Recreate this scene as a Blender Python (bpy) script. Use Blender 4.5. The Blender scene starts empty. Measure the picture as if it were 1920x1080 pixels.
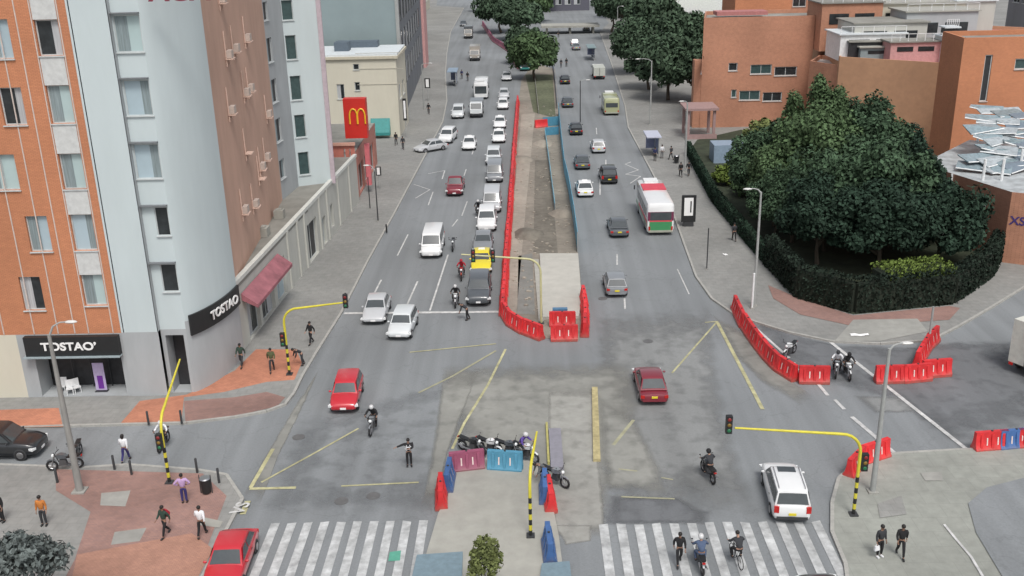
import bpy, bmesh, math, random
from mathutils import Vector, Matrix
R=math.radians; PI=math.pi
scene=bpy.context.scene; COL=scene.collection
random.seed(7)
# ---------------------------------------------------------------- camera model
F=1868.;H=28.
def nrm(a):
    l=math.sqrt(sum(x*x for x in a));return [x/l for x in a]
def cr(a,b):return [a[1]*b[2]-a[2]*b[1],a[2]*b[0]-a[0]*b[2],a[0]*b[1]-a[1]*b[0]]
Zc=[-x for x in nrm([120,-5060,-F])]
Yc=nrm([15,(F*F+1800)/5060.,-F]); Xc=nrm(cr(Yc,Zc))
def ray(px,py):
    r=[px-960,540-py,-F]
    return [sum(a*b for a,b in zip(A,r)) for A in (Xc,Yc,Zc)]
def G(px,py,z=0.):
    """ground (or level z) point seen at survey coordinate px,py of the street plan"""
    r=ray(px,py); t=(z-H)/r[2]; return (r[0]*t,r[1]*t)
def onplane(px,py,p0,p1):
    """(u,z) on the vertical plane through p0,p1"""
    r=ray(px,py); dx,dy=p1[0]-p0[0],p1[1]-p0[1]; L=math.hypot(dx,dy); dx/=L;dy/=L
    nx,ny=dy,-dx
    t=(p0[0]*nx+p0[1]*ny)/(r[0]*nx+r[1]*ny)
    x,y,z=r[0]*t,r[1]*t,H+r[2]*t
    return ((x-p0[0])*dx+(y-p0[1])*dy,z)
def AY(px,py,Y):
    r=ray(px,py); t=Y/r[1]; return (r[0]*t,H+r[2]*t)
cam=bpy.data.cameras.new('camera'); co=bpy.data.objects.new('camera',cam); COL.objects.link(co)
co.matrix_world=Matrix(((Xc[0],Xc[1],Xc[2],0),(Yc[0],Yc[1],Yc[2],0),(Zc[0],Zc[1],Zc[2],H),(0,0,0,1)))
cam.sensor_width=36; cam.lens=36*F/1920; cam.clip_end=5000; scene.camera=co
scene.render.resolution_x=1920; scene.render.resolution_y=1080
scene.view_settings.view_transform='Standard'; scene.view_settings.look='None'; scene.view_settings.exposure=0
# ---------------------------------------------------------------- light
w=bpy.data.worlds.new("World"); scene.world=w; w.use_nodes=True
nt=w.node_tree; bg=nt.nodes['Background']
sky=nt.nodes.new('ShaderNodeTexSky'); sky.sky_type='NISHITA'; sky.sun_disc=False
SE,SR=R(58),R(165)
sky.sun_elevation=SE; sky.sun_rotation=SR; sky.air_density=1.0; sky.dust_density=4.0; sky.ozone_density=1.0
hs=nt.nodes.new('ShaderNodeHueSaturation'); hs.inputs['Saturation'].default_value=.34
nt.links.new(sky.outputs[0],hs.inputs['Color']); nt.links.new(hs.outputs[0],bg.inputs[0]); bg.inputs[1].default_value=.152
sl=bpy.data.lights.new('sun','SUN'); sl.energy=1.72; sl.angle=R(16); sl.color=(1,.965,.92)
so=bpy.data.objects.new('sun',sl); COL.objects.link(so)
sd=Vector((math.sin(SR)*math.cos(SE),math.cos(SR)*math.cos(SE),math.sin(SE)))
so.rotation_euler=sd.to_track_quat('Z','Y').to_euler()
# ---------------------------------------------------------------- materials
def srgb(r,g,b):
    f=lambda c:(c/255/12.92) if c/255<=.04045 else ((c/255+.055)/1.055)**2.4
    return (f(r),f(g),f(b))
MC={}
def mat(name,col,rough=.6,metal=0.,var=.12,scale=3.,bump=0.,streak=None,island=0.,coat=0.,big=0.,spec=None,bigscale=.12):
    if name in MC: return MC[name]
    m=bpy.data.materials.new(name); m.use_nodes=True; n=m.node_tree.nodes; l=m.node_tree.links
    b=n['Principled BSDF']; b.inputs['Roughness'].default_value=rough; b.inputs['Metallic'].default_value=metal
    if coat: b.inputs['Coat Weight'].default_value=coat; b.inputs['Coat Roughness'].default_value=.08
    if spec is not None: b.inputs['Specular IOR Level'].default_value=spec
    tc=n.new('ShaderNodeTexCoord'); src=tc.outputs['Object']
    if streak:
        mp=n.new('ShaderNodeMapping'); mp.inputs['Scale'].default_value=streak; l.new(src,mp.inputs[0]); src2=mp.outputs[0]
    else: src2=src
    ns=n.new('ShaderNodeTexNoise'); ns.inputs['Scale'].default_value=scale; ns.inputs['Detail'].default_value=6; ns.inputs['Roughness'].default_value=.65
    l.new(src2,ns.inputs['Vector'])
    mr=n.new('ShaderNodeMapRange'); mr.inputs['From Min'].default_value=.3; mr.inputs['From Max'].default_value=.7
    mr.inputs['To Min'].default_value=1-var; mr.inputs['To Max'].default_value=1+var; l.new(ns.outputs['Fac'],mr.inputs[0])
    fac=mr.outputs[0]
    def mul(a,bb):
        x=n.new('ShaderNodeMath'); x.operation='MULTIPLY'; l.new(a,x.inputs[0]); l.new(bb,x.inputs[1]); return x.outputs[0]
    if big:
        n2=n.new('ShaderNodeTexNoise'); n2.inputs['Scale'].default_value=bigscale; n2.inputs['Detail'].default_value=3; l.new(src,n2.inputs['Vector'])
        m2=n.new('ShaderNodeMapRange'); m2.inputs['From Min'].default_value=.35; m2.inputs['From Max'].default_value=.65
        m2.inputs['To Min'].default_value=1-big; m2.inputs['To Max'].default_value=1+big; l.new(n2.outputs['Fac'],m2.inputs[0]); fac=mul(fac,m2.outputs[0])
    if island:
        g=n.new('ShaderNodeNewGeometry'); m3=n.new('ShaderNodeMapRange'); m3.inputs['To Min'].default_value=1-island; m3.inputs['To Max'].default_value=1+island
        l.new(g.outputs['Random Per Island'],m3.inputs[0]); fac=mul(fac,m3.outputs[0])
    mx=n.new('ShaderNodeVectorMath'); mx.operation='SCALE'; mx.inputs[0].default_value=col; l.new(fac,mx.inputs['Scale'])
    l.new(mx.outputs[0],b.inputs['Base Color'])
    if bump:
        bp=n.new('ShaderNodeBump'); bp.inputs['Strength'].default_value=bump; bp.inputs['Distance'].default_value=.02; l.new(ns.outputs['Fac'],bp.inputs['Height']); l.new(bp.outputs[0],b.inputs['Normal'])
    m['_c']=1; MC[name]=m; return m
def asphalt(name,col):
    """asphalt: fine grain, long wear streaks along the road, old patches, cracks"""
    m=mat(name,col,.88,var=.10,scale=9,big=.10,bigscale=.07,bump=.3)
    n=m.node_tree.nodes;l=m.node_tree.links;b=n['Principled BSDF']
    old=b.inputs['Base Color'].links[0].from_socket
    tc=[x for x in n if x.type=='TEX_COORD'][0]
    mp=n.new('ShaderNodeMapping'); mp.inputs['Scale'].default_value=(.9,.03,1); l.new(tc.outputs['Object'],mp.inputs[0])
    s=n.new('ShaderNodeTexNoise'); s.inputs['Scale'].default_value=1.; s.inputs['Detail'].default_value=3; l.new(mp.outputs[0],s.inputs['Vector'])
    r=n.new('ShaderNodeMapRange'); r.inputs['From Min'].default_value=.3; r.inputs['From Max'].default_value=.7; r.inputs['To Min'].default_value=.88; r.inputs['To Max'].default_value=1.12; l.new(s.outputs['Fac'],r.inputs[0])
    v=n.new('ShaderNodeTexVoronoi'); v.feature='DISTANCE_TO_EDGE'; v.inputs['Scale'].default_value=.16
    dn=n.new('ShaderNodeTexNoise'); dn.inputs['Scale'].default_value=.8; dn.inputs['Detail'].default_value=4; l.new(tc.outputs['Object'],dn.inputs['Vector'])
    mixv=n.new('ShaderNodeVectorMath'); mixv.operation='ADD'
    sc=n.new('ShaderNodeVectorMath'); sc.operation='SCALE'; sc.inputs['Scale'].default_value=2.2; l.new(dn.outputs['Color'],sc.inputs[0])
    l.new(tc.outputs['Object'],mixv.inputs[0]); l.new(sc.outputs[0],mixv.inputs[1]); l.new(mixv.outputs[0],v.inputs['Vector'])
    c=n.new('ShaderNodeMapRange'); c.inputs['From Min'].default_value=0; c.inputs['From Max'].default_value=.012; c.inputs['To Min'].default_value=.88; c.inputs['To Max'].default_value=1; l.new(v.outputs['Distance'],c.inputs[0])
    mm=n.new('ShaderNodeMath'); mm.operation='MULTIPLY'; l.new(r.outputs[0],mm.inputs[0]); l.new(c.outputs[0],mm.inputs[1])
    sv=n.new('ShaderNodeVectorMath'); sv.operation='SCALE'; l.new(old,sv.inputs[0]); l.new(mm.outputs[0],sv.inputs['Scale']); l.new(sv.outputs[0],b.inputs['Base Color'])
    return m
def tiled(name,col,col2,tw,th,rough=.85,vertical=False,mort=None,msize=.012,var=.12,big=.1):
    """brick / paving pattern multiplied on noise"""
    if name in MC: return MC[name]
    m=mat(name,(1,1,1),rough,var=var,scale=2.,big=big,bigscale=.15); n=m.node_tree.nodes;l=m.node_tree.links;b=n['Principled BSDF']
    old=b.inputs['Base Color'].links[0].from_socket
    tc=[x for x in n if x.type=='TEX_COORD'][0]; src=tc.outputs['Object']
    if vertical:
        s=n.new('ShaderNodeSeparateXYZ'); l.new(src,s.inputs[0]); a=n.new('ShaderNodeMath'); l.new(s.outputs[0],a.inputs[0]); l.new(s.outputs[1],a.inputs[1])
        cb=n.new('ShaderNodeCombineXYZ'); l.new(a.outputs[0],cb.inputs[0]); l.new(s.outputs[2],cb.inputs[1]); src=cb.outputs[0]
    br=n.new('ShaderNodeTexBrick'); br.inputs['Color1'].default_value=(*col,1); br.inputs['Color2'].default_value=(*col2,1)
    br.inputs['Mortar'].default_value=(*(mort or [c*.6 for c in col]),1); br.inputs['Scale'].default_value=1; br.inputs['Brick Width'].default_value=tw; br.inputs['Row Height'].default_value=th
    br.inputs['Mortar Size'].default_value=msize; l.new(src,br.inputs['Vector'])
    mx=n.new('ShaderNodeVectorMath'); mx.operation='MULTIPLY'; l.new(old,mx.inputs[0]); l.new(br.outputs['Color'],mx.inputs[1]); l.new(mx.outputs[0],b.inputs['Base Color'])
    return m
ASPH=asphalt('asphalt',(.205,.218,.226)); ASPH2=asphalt('asphalt dark',(.145,.152,.160)); ASPH3=asphalt('asphalt pale',(.225,.232,.230))
PAVE=tiled('grey paving',(.255,.253,.24),(.235,.236,.225),.6,.6,mort=(.20,.20,.19)); PAVE2=tiled('pale paving',(.285,.295,.265),(.27,.278,.25),1.2,1.2,msize=.012,mort=(.235,.24,.22))
TERRA=tiled('terracotta paving',(.48,.205,.125),(.42,.175,.11),.2,.1,msize=.006,big=.2); TERRA2=tiled('worn red paving',(.31,.185,.155),(.265,.165,.145),.2,.1,msize=.006,big=.22)
CONC=mat('concrete',(.30,.298,.275),.9,var=.12,scale=1.5,big=.12,bump=.2); CONC2=mat('pale concrete',(.345,.34,.305),.9,var=.1,scale=1.2,big=.1)
DIRT=mat('dirt',(.235,.21,.175),.95,var=.18,scale=1.3,big=.18,bump=.8); DIRT2=mat('sandy dirt',(.31,.28,.235),.95,var=.14,scale=1.6,big=.15,bump=.8); DIRT3=mat('dark dirt',(.16,.145,.12),.95,var=.25,scale=1.5,big=.2,bump=.8)
KERB=mat('kerb concrete',(.36,.355,.33),.9,var=.15,scale=4)
WPAINT=mat('road paint white',(.52,.52,.51),.7,var=.30,scale=2.5,big=.12,bigscale=.6); YPAINT=mat('road paint yellow',(.42,.40,.23),.7,var=.30,scale=2.,big=.15,bigscale=.5); FADE=mat('road paint faded',(.34,.33,.22),.75,var=.25,scale=2.)
BRICKO=tiled('orange brick',(.56,.235,.12),(.51,.21,.11),.25,.08,vertical=True,msize=.008,var=.07,big=.08)
BRICKR=tiled('salmon brick',(.50,.245,.155),(.45,.22,.14),.25,.08,vertical=True,msize=.008,var=.1,big=.12)
BRICKD=tiled('brown brick',(.34,.17,.115),(.30,.15,.10),.25,.08,vertical=True,msize=.008,var=.1,big=.12)
SALM=mat('salmon render',(.56,.36,.275),.85,var=.08,scale=.8,big=.1,streak=(1,1,.25))
WALLW=mat('pale blue grey render',(.53,.60,.61),.8,var=.035,scale=.7,big=.03,streak=(1,1,.2)); WALLG=mat('grey render',(.38,.40,.41),.85,var=.08,scale=.8,big=.06,streak=(1,1,.3)); WALLL=mat('lilac grey render',(.42,.42,.46),.8,var=.05)
WALLC=mat('cream render',(.60,.57,.47),.85,var=.05,scale=.6,streak=(1,1,.3)); WALLP=mat('off white podium',(.48,.48,.44),.85,var=.07,scale=1,streak=(1,1,.3)); WALLT=mat('teal grey cladding',(.24,.30,.31),.7,var=.05,scale=.3); WALLD=mat('dark grey cladding',(.17,.18,.20),.6,var=.2,scale=.4,streak=(1,1,.2))
PINK=mat('pink render',(.55,.30,.29),.8); ROOFG=mat('roof felt',(.25,.245,.22),.95,var=.18,scale=.6,big=.12); ROOFW=mat('white metal roof',(.62,.66,.68),.5,var=.1,scale=2); ROOFR=mat('red roof sheet',(.40,.16,.15),.7,var=.15)
BLACK=mat('black',(.018,.019,.02),.5); DARK=mat('dark opening',(.03,.031,.034),.5,var=.3); RUB=mat('rubber',(.02,.02,.021),.85); CHROME=mat('alloy',(.45,.45,.46),.3,metal=.9); DGREY=mat('dark plastic',(.04,.042,.045),.5)
GLASS=mat('car glass',(.055,.065,.07),.07,spec=.8); GLASSD=mat('window glass dark',(.03,.035,.038),.08,var=.4,scale=1.2); GLASST=mat('window glass teal',(.42,.53,.53),.15,var=.05,scale=.6); GLASSB=mat('window glass pale blue',(.40,.50,.55),.15,var=.06,scale=.6); GLASSG=mat('window glass green',(.05,.085,.085),.1,var=.2)
WHITE=mat('white paint',(.74,.75,.75),.45); LINE=mat('pale trim',(.58,.50,.45),.7); REDP=mat('barrier red plastic',(.66,.032,.036),.48,var=.20,scale=2.,big=.08); REDW=mat('faded red plastic',(.30,.08,.14),.5,var=.15); BLUP=mat('blue tarpaulin',(.09,.36,.52),.5,var=.2,scale=1.5); BLUB=mat('blue plastic',(.06,.14,.34),.45); BLUT=mat('turquoise tarpaulin',(.08,.26,.38),.5,var=.15); REFL=mat('reflective strip',(.75,.62,.58),.35)
YEL=mat('yellow post paint',(.62,.55,.05),.45); YELT=mat('taxi yellow',(.72,.60,.03),.3,coat=.6,var=.03); POLE=mat('galvanised pole',(.33,.34,.33),.55,var=.1); POLEC=mat('concrete pole',(.27,.265,.25),.85,var=.15,streak=(1,1,.3)); SIGRED=mat('sign red',(.60,.03,.02),.45,var=.05); SIGYEL=mat('sign yellow',(.85,.50,.03),.4); SIGW=mat('sign white',(.85,.85,.84),.4,var=.02); LAMPR=mat('tail lamp red',(.45,.015,.012),.25); LAMPW=mat('head lamp',(.78,.80,.80),.15,var=.05); TEAL=mat('teal awning',(.04,.24,.23),.6); PURP=mat('purple print',(.16,.03,.30),.5)
def wear(m):
    n=m.node_tree.nodes;l=m.node_tree.links;b=n['Principled BSDF']; old=b.inputs['Base Color'].links[0].from_socket
    oi=n.new('ShaderNodeObjectInfo'); r=n.new('ShaderNodeMapRange'); r.inputs['To Min'].default_value=.78; r.inputs['To Max'].default_value=1.08; l.new(oi.outputs['Random'],r.inputs[0])
    v=n.new('ShaderNodeVectorMath'); v.operation='SCALE'; l.new(old,v.inputs[0]); l.new(r.outputs[0],v.inputs['Scale'])
    tc=n.new('ShaderNodeTexCoord'); sp=n.new('ShaderNodeSeparateXYZ'); l.new(tc.outputs['Object'],sp.inputs[0])
    ns=n.new('ShaderNodeTexNoise'); ns.inputs['Scale'].default_value=5; ns.inputs['Detail'].default_value=5; l.new(tc.outputs['Object'],ns.inputs['Vector'])
    a=n.new('ShaderNodeMath'); a.operation='MULTIPLY_ADD'; a.inputs[1].default_value=.9; l.new(ns.outputs['Fac'],a.inputs[0]); 
    g=n.new('ShaderNodeMath'); g.operation='MULTIPLY'; g.inputs[1].default_value=-1.3; l.new(sp.outputs[2],g.inputs[0]); l.new(g.outputs[0],a.inputs[2])
    mr=n.new('ShaderNodeMapRange'); mr.inputs['From Min'].default_value=-.05; mr.inputs['From Max'].default_value=.5; mr.inputs['To Max'].default_value=.55; l.new(a.outputs[0],mr.inputs[0])
    mx=n.new('ShaderNodeMix'); mx.data_type='RGBA'; 
    mx.inputs[7].default_value=(.22,.17,.13,1); l.new(mr.outputs[0],mx.inputs[0]); l.new(v.outputs[0],mx.inputs[6]); l.new(mx.outputs[2],b.inputs['Base Color'])
for m_ in (REDP,BLUB,REDW): wear(m_)
def paint(name,c,rough=.28): return mat('paint '+name,c,rough,coat=.7,var=.03,scale=1.2)
PT=dict(red=paint('red',(.50,.022,.035)),darkred=paint('dark red',(.20,.022,.035)),silver=paint('silver',(.50,.515,.53)),white=paint('white',(.76,.77,.77)),grey=paint('grey',(.22,.235,.25)),dgrey=paint('dark grey',(.085,.095,.105)),black=paint('black',(.018,.02,.023)),pale=paint('pale silver',(.62,.65,.66)),cream=paint('cream',(.36,.38,.22)),green=paint('green',(.05,.26,.10)),teal=paint('teal',(.05,.26,.24)),tan=paint('tan',(.36,.335,.30)),yellow=YELT)
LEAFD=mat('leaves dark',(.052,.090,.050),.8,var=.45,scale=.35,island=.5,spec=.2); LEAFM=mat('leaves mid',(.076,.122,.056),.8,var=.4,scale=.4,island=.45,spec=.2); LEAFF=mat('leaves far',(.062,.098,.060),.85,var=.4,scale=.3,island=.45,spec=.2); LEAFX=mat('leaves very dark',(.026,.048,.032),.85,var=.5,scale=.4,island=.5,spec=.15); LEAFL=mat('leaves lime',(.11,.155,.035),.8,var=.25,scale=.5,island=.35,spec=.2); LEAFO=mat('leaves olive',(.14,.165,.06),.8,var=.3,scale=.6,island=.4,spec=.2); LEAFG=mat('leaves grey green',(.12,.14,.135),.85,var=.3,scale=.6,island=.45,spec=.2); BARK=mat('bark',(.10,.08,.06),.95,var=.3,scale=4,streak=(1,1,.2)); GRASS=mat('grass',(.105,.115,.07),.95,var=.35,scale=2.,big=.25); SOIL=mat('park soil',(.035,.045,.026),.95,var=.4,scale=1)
CURT=mat('pale curtain',(.42,.43,.44),.9,var=.25,scale=6,streak=(3,3,.1)); CURD=mat('dark curtain',(.22,.27,.28),.8,var=.3,scale=6,streak=(3,3,.1))  # pale strip for dark panes, darker strip for pale panes
FRM=mat('window frame grey',(.50,.53,.53),.5)
# ---------------------------------------------------------------- mesh builder
def tag(o,label=None,cat=None,group=None,kind=None):
    if label:o['label']=label
    if cat:o['category']=cat
    if group:o['group']=group
    if kind:o['kind']=kind
    return o
def empty(name,loc=(0,0,0),rz=0,label=None,cat=None,group=None):
    o=bpy.data.objects.new(name,None); COL.objects.link(o); o.location=loc; o.rotation_euler=(0,0,rz); o.empty_display_size=.3
    return tag(o,label,cat,group)
class MB:
    def __init__(s): s.v=[];s.f=[]
    def add(s,vs,fs):
        b=len(s.v); s.v+= [tuple(p) for p in vs]; s.f+=[tuple(b+i for i in f) for f in fs]; return s
    def box(s,cx,cy,cz,sx,sy,sz,rz=0,tx=1.,ty=1.):
        c,n=math.cos(rz),math.sin(rz); vs=[]
        for z,kx,ky in ((-.5,1,1),(.5,tx,ty)):
            for a,b in ((-.5,-.5),(.5,-.5),(.5,.5),(-.5,.5)):
                x,y=a*sx*kx,b*sy*ky; vs.append((cx+x*c-y*n,cy+x*n+y*c,cz+z*sz))
        return s.add(vs,[(3,2,1,0),(4,5,6,7),(0,1,5,4),(1,2,6,5),(2,3,7,6),(3,0,4,7)])
    def prism(s,pts,z0,z1):
        a=sum(pts[i][0]*pts[(i+1)%len(pts)][1]-pts[(i+1)%len(pts)][0]*pts[i][1] for i in range(len(pts)))
        if a<0: pts=pts[::-1]
        n=len(pts)
        return s.add([(x,y,z0) for x,y in pts]+[(x,y,z1) for x,y in pts],[tuple(range(n-1,-1,-1)),tuple(range(n,2*n))]+[(i,(i+1)%n,n+(i+1)%n,n+i) for i in range(n)])
    def sheet(s,pts,z):
        a=sum(pts[i][0]*pts[(i+1)%len(pts)][1]-pts[(i+1)%len(pts)][0]*pts[i][1] for i in range(len(pts)))
        if a<0: pts=pts[::-1]
        return s.add([(x,y,z) for x,y in pts],[tuple(range(len(pts)))])
    def tube(s,pts,rad,seg=8,cap=True):
        pts=[Vector(p) for p in pts]; n=len(pts)
        if not hasattr(rad,'__len__'): rad=[rad]*n
        vs=[];fs=[]; up=None
        for i,p in enumerate(pts):
            t=(pts[min(i+1,n-1)]-pts[max(i-1,0)]).normalized()
            if up is None: up=Vector((0,0,1)) if abs(t.z)<.9 else Vector((1,0,0))
            a=t.cross(up).normalized(); b=t.cross(a).normalized(); up=-b if abs(t.dot(b))<.1 else up
            for k in range(seg):
                q=2*PI*k/seg; vs.append(p+a*math.cos(q)*rad[i]+b*math.sin(q)*rad[i])
        for i in range(n-1):
            for k in range(seg): fs.append((i*seg+k,i*seg+(k+1)%seg,(i+1)*seg+(k+1)%seg,(i+1)*seg+k))
        if cap: fs+= [tuple(range(seg-1,-1,-1)),tuple((n-1)*seg+k for k in range(seg))]
        return s.add(vs,fs)
    def ball(s,c,r,seg=10,ring=6):
        if not hasattr(r,'__len__'): r=(r,r,r)
        vs=[(c[0],c[1],c[2]-r[2])];fs=[]
        for i in range(1,ring):
            a=-PI/2+PI*i/ring
            for k in range(seg):
                b=2*PI*k/seg; vs.append((c[0]+r[0]*math.cos(a)*math.cos(b),c[1]+r[1]*math.cos(a)*math.sin(b),c[2]+r[2]*math.sin(a)))
        vs.append((c[0],c[1],c[2]+r[2])); t=len(vs)-1
        for k in range(seg): fs.append((0,1+(k+1)%seg,1+k)); fs.append((t,t-seg+k,t-seg+(k+1)%seg))
        for i in range(ring-2):
            for k in range(seg): a=1+i*seg+k; b=1+i*seg+(k+1)%seg; fs.append((a,b,b+seg,a+seg))
        return s.add(vs,fs)
    def loft(s,secs,close=True):
        n=len(secs[0]); vs=[p for q in secs for p in q]; fs=[]
        for i in range(len(secs)-1):
            for k in range(n): fs.append((i*n+k,i*n+(k+1)%n,(i+1)*n+(k+1)%n,(i+1)*n+k))
        if close: fs+=[tuple(range(n-1,-1,-1)),tuple((len(secs)-1)*n+k for k in range(n))]
        return s.add(vs,fs)
    def wheelx(s,c,r,wd,seg=18,hole=0.):
        vs=[];fs=[]
        prof=[(hole or .001,-wd/2),(r*.93,-wd/2),(r,-wd*.3),(r,wd*.3),(r*.93,wd/2),(hole or .001,wd/2)]
        for k in range(seg):
            a=2*PI*k/seg
            for rr,xx in prof: vs.append((c[0]+xx,c[1]+rr*math.cos(a),c[2]+rr*math.sin(a)))
        m=len(prof)
        for k in range(seg):
            for j in range(m-1): a=k*m+j; b=((k+1)%seg)*m+j; fs.append((a,a+1,b+1,b))
        return s.add(vs,fs)
    def mesh(s,name,m,smooth=False,sharp=38):
        me=bpy.data.meshes.new(name); me.from_pydata(s.v,[],s.f); me.validate()
        bm=bmesh.new(); bm.from_mesh(me); bmesh.ops.recalc_face_normals(bm,faces=bm.faces) if not getattr(s,'flat',False) else None; bm.to_mesh(me); bm.free()
        if m: me.materials.append(m)
        if smooth:
            for p in me.polygons: p.use_smooth=True
            me.set_sharp_from_angle(angle=R(sharp))
        return me
    def build(s,name,m,parent=None,smooth=False,sharp=38,loc=None):
        o=bpy.data.objects.new(name,s.mesh(name,m,smooth,sharp)); COL.objects.link(o)
        if parent: o.parent=parent
        if loc: o.location=loc
        return o
def sheet_mb(): x=MB(); x.flat=True; return x
def kids(o): return list(o.children)
def copy_tree(o,parent=None):
    c=o.copy(); COL.objects.link(c); c.parent=parent
    for ch in kids(o): copy_tree(ch,c)
    return c
def text_mesh(txt,size,m,name='lettering',ext=.015,parent=None,loc=(0,0,0),rot=(0,0,0),sx=1.,shear=0.,bold=.0):
    c=bpy.data.curves.new(name,'FONT'); c.body=txt; c.size=size; c.extrude=ext; c.align_x='CENTER'; c.align_y='CENTER'; c.shear=shear; c.offset=bold
    t=bpy.data.objects.new(name+'_src',c); COL.objects.link(t)
    dg=bpy.context.evaluated_depsgraph_get(); me=bpy.data.meshes.new_from_object(t.evaluated_get(dg)); bpy.data.objects.remove(t)
    me.materials.clear(); me.materials.append(m)
    o=bpy.data.objects.new(name,me); COL.objects.link(o); o.parent=parent; o.location=loc; o.rotation_euler=rot; o.scale=(sx,1,1)
    return o
def P(l,z=0.): return [G(a,b,z) for a,b in l]
# ================================================================ GROUND
def struct(name,mb,m): return tag(mb.build(name,m),kind='structure')
x=sheet_mb(); x.sheet([(-900,-300),(900,-300),(900,2500),(-900,2500)],-.02); struct('ground',x,PAVE)
x=sheet_mb(); x.sheet([(-19,10),(27,10),(27,30),(60,34),(60,90),(34,75),(21,66),(17,80),(17,130),(24,200),(26,420),(-34,420),(-22,250),(-14,160),(-15,75),(-19,62),(-55,62),(-55,44),(-19,44)],0.); struct('road',x,ASPH)
def soft(m):
    """copy of a ground material whose edge fades out with the vertex attribute 'fade'"""
    k=m.name+' soft'
    if k in MC: return MC[k]
    c=m.copy(); c.name=k; n=c.node_tree.nodes;l=c.node_tree.links; out=[x for x in n if x.type=='OUTPUT_MATERIAL'][0]; b=n['Principled BSDF']
    at=n.new('ShaderNodeAttribute'); at.attribute_name='fade'; tr=n.new('ShaderNodeBsdfTransparent'); mx=n.new('ShaderNodeMixShader')
    tc=n.new('ShaderNodeTexCoord'); ns=n.new('ShaderNodeTexNoise'); ns.inputs['Scale'].default_value=.9; ns.inputs['Detail'].default_value=5; l.new(tc.outputs['Object'],ns.inputs['Vector'])
    a=n.new('ShaderNodeMath'); a.operation='MULTIPLY_ADD'; a.inputs[1].default_value=1.5; a.inputs[2].default_value=-.75; l.new(ns.outputs['Fac'],a.inputs[0])
    d=n.new('ShaderNodeMath'); d.operation='ADD'; d.use_clamp=True; l.new(at.outputs['Fac'],d.inputs[0]); l.new(a.outputs[0],d.inputs[1])
    e=n.new('ShaderNodeMath'); e.operation='MULTIPLY'; l.new(d.outputs[0],e.inputs[0])
    sm=n.new('ShaderNodeMapRange'); sm.interpolation_type='SMOOTHSTEP'; sm.inputs['From Max'].default_value=.5; l.new(at.outputs['Fac'],sm.inputs[0]); l.new(sm.outputs[0],e.inputs[1])
    l.new(e.outputs[0],mx.inputs[0]); l.new(tr.outputs[0],mx.inputs[1]); l.new(b.outputs[0],mx.inputs[2]); l.new(mx.outputs[0],out.inputs['Surface']); MC[k]=c; return c
ZP=[.002]
def patch(name,px,m,edge=.42):
    ZP[0]+=.002; z=ZP[0]; pts=P(px); n=len(pts); cx=sum(p[0] for p in pts)/n; cy=sum(p[1] for p in pts)/n
    vs=[];fa=[]
    for k,f in ((1.08,0.),(1-edge,1.)):
        for x,y in pts: vs.append((cx+(x-cx)*k,cy+(y-cy)*k,z)); fa.append(f)
    vs.append((cx,cy,z)); fa.append(1.)
    fs=[(i,(i+1)%n,n+(i+1)%n,n+i) for i in range(n)]+[(n+i,n+(i+1)%n,2*n) for i in range(n)]
    x=sheet_mb(); x.add(vs,fs); me=x.mesh(name,soft(m)); at=me.attributes.new('fade','FLOAT','POINT'); at.data.foreach_set('value',fa)
    o=bpy.data.objects.new(name,me); COL.objects.link(o)
    return tag(o,kind='structure')
OIL=mat('oil darkened asphalt',(.150,.157,.162),.7,var=.2,scale=2)
DUST=mat('dusty asphalt',(.245,.245,.225),.92,var=.12,scale=1.,big=.12)
patch('road_patch',[(1400,600),(1480,625),(1560,645),(1700,650),(1800,640),(1925,640),(2100,760),(1800,840),(1700,770),(1620,735),(1500,712),(1430,650)],ASPH2)
patch('road_patch',[(560,790),(900,700),(930,760),(840,850),(810,960),(480,960)],ASPH)
patch('road_patch',[(1120,590),(1330,580),(1360,760),(1420,960),(1150,985),(1120,800)],ASPH3)
patch('road_patch',[(830,690),(1180,680),(1200,760),(1130,985),(1035,960),(1000,860),(850,850)],DUST,.3)
patch('road_patch',[(1030,735),(1112,735),(1125,900),(1135,1000),(1040,1000),(1028,870)],CONC,.12)
patch('road_patch',[(1145,930),(1270,932),(1330,960),(1330,985),(1120,985)],ASPH2)
patch('road_patch',[(1040,985),(1110,985),(1108,1015),(1060,1022)],CONC,.2)
patch('road_patch',[(1600,742),(1700,742),(1730,775),(1640,775)],ASPH3)
patch('stain',[(455,930),(500,850),(560,750),(600,690),(570,760),(520,860),(490,940)],DUST)
patch('stain',[(830,700),(900,690),(870,770),(840,850),(815,950),(790,950),(810,840)],DUST)
patch('stain',[(1120,740),(1190,780),(1240,880),(1250,925),(1140,925),(1125,850)],DUST)
patch('stain',[(1335,590),(1400,625),(1450,690),(1520,740),(1500,760),(1430,720),(1370,660)],DUST)
patch('stain',[(470,655),(500,700),(560,690),(550,740),(500,760)],OIL)
# pavements
NWK=[(-60,806),(0,805),(150,800),(270,797),(350,795),(440,784),(500,773),(535,760),(552,738),(568,705),(595,660),(640,588),(690,490),(740,400),(785,315),(830,230),(838,190),(835,140),(838,100),(845,60),(870,15)]
NWK=P(NWK); SWK=P([(-80,880),(0,874),(150,880),(240,874),(372,884),(425,893),(455,938),(418,1010),(380,1085),(350,1150)])
NEK=P([(1125,60),(1150,130),(1172,200),(1178,240),(1215,310),(1262,400),(1285,465),(1305,520),(1335,562),(1375,590),(1415,605),(1480,625),(1560,642),(1650,646),(1745,640),(1800,612),(1860,577),(1925,537),(2030,490)])
SEK=P([(1600,1180),(1585,1060),(1560,1000),(1560,945),(1572,900),(1600,873),(1680,853),(1800,846),(1920,843),(2150,838)])
def pavement(name,pts,m,extra):
    x=MB(); x.prism(pts+extra,-.02,.13); return struct(name,x,m)
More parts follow.
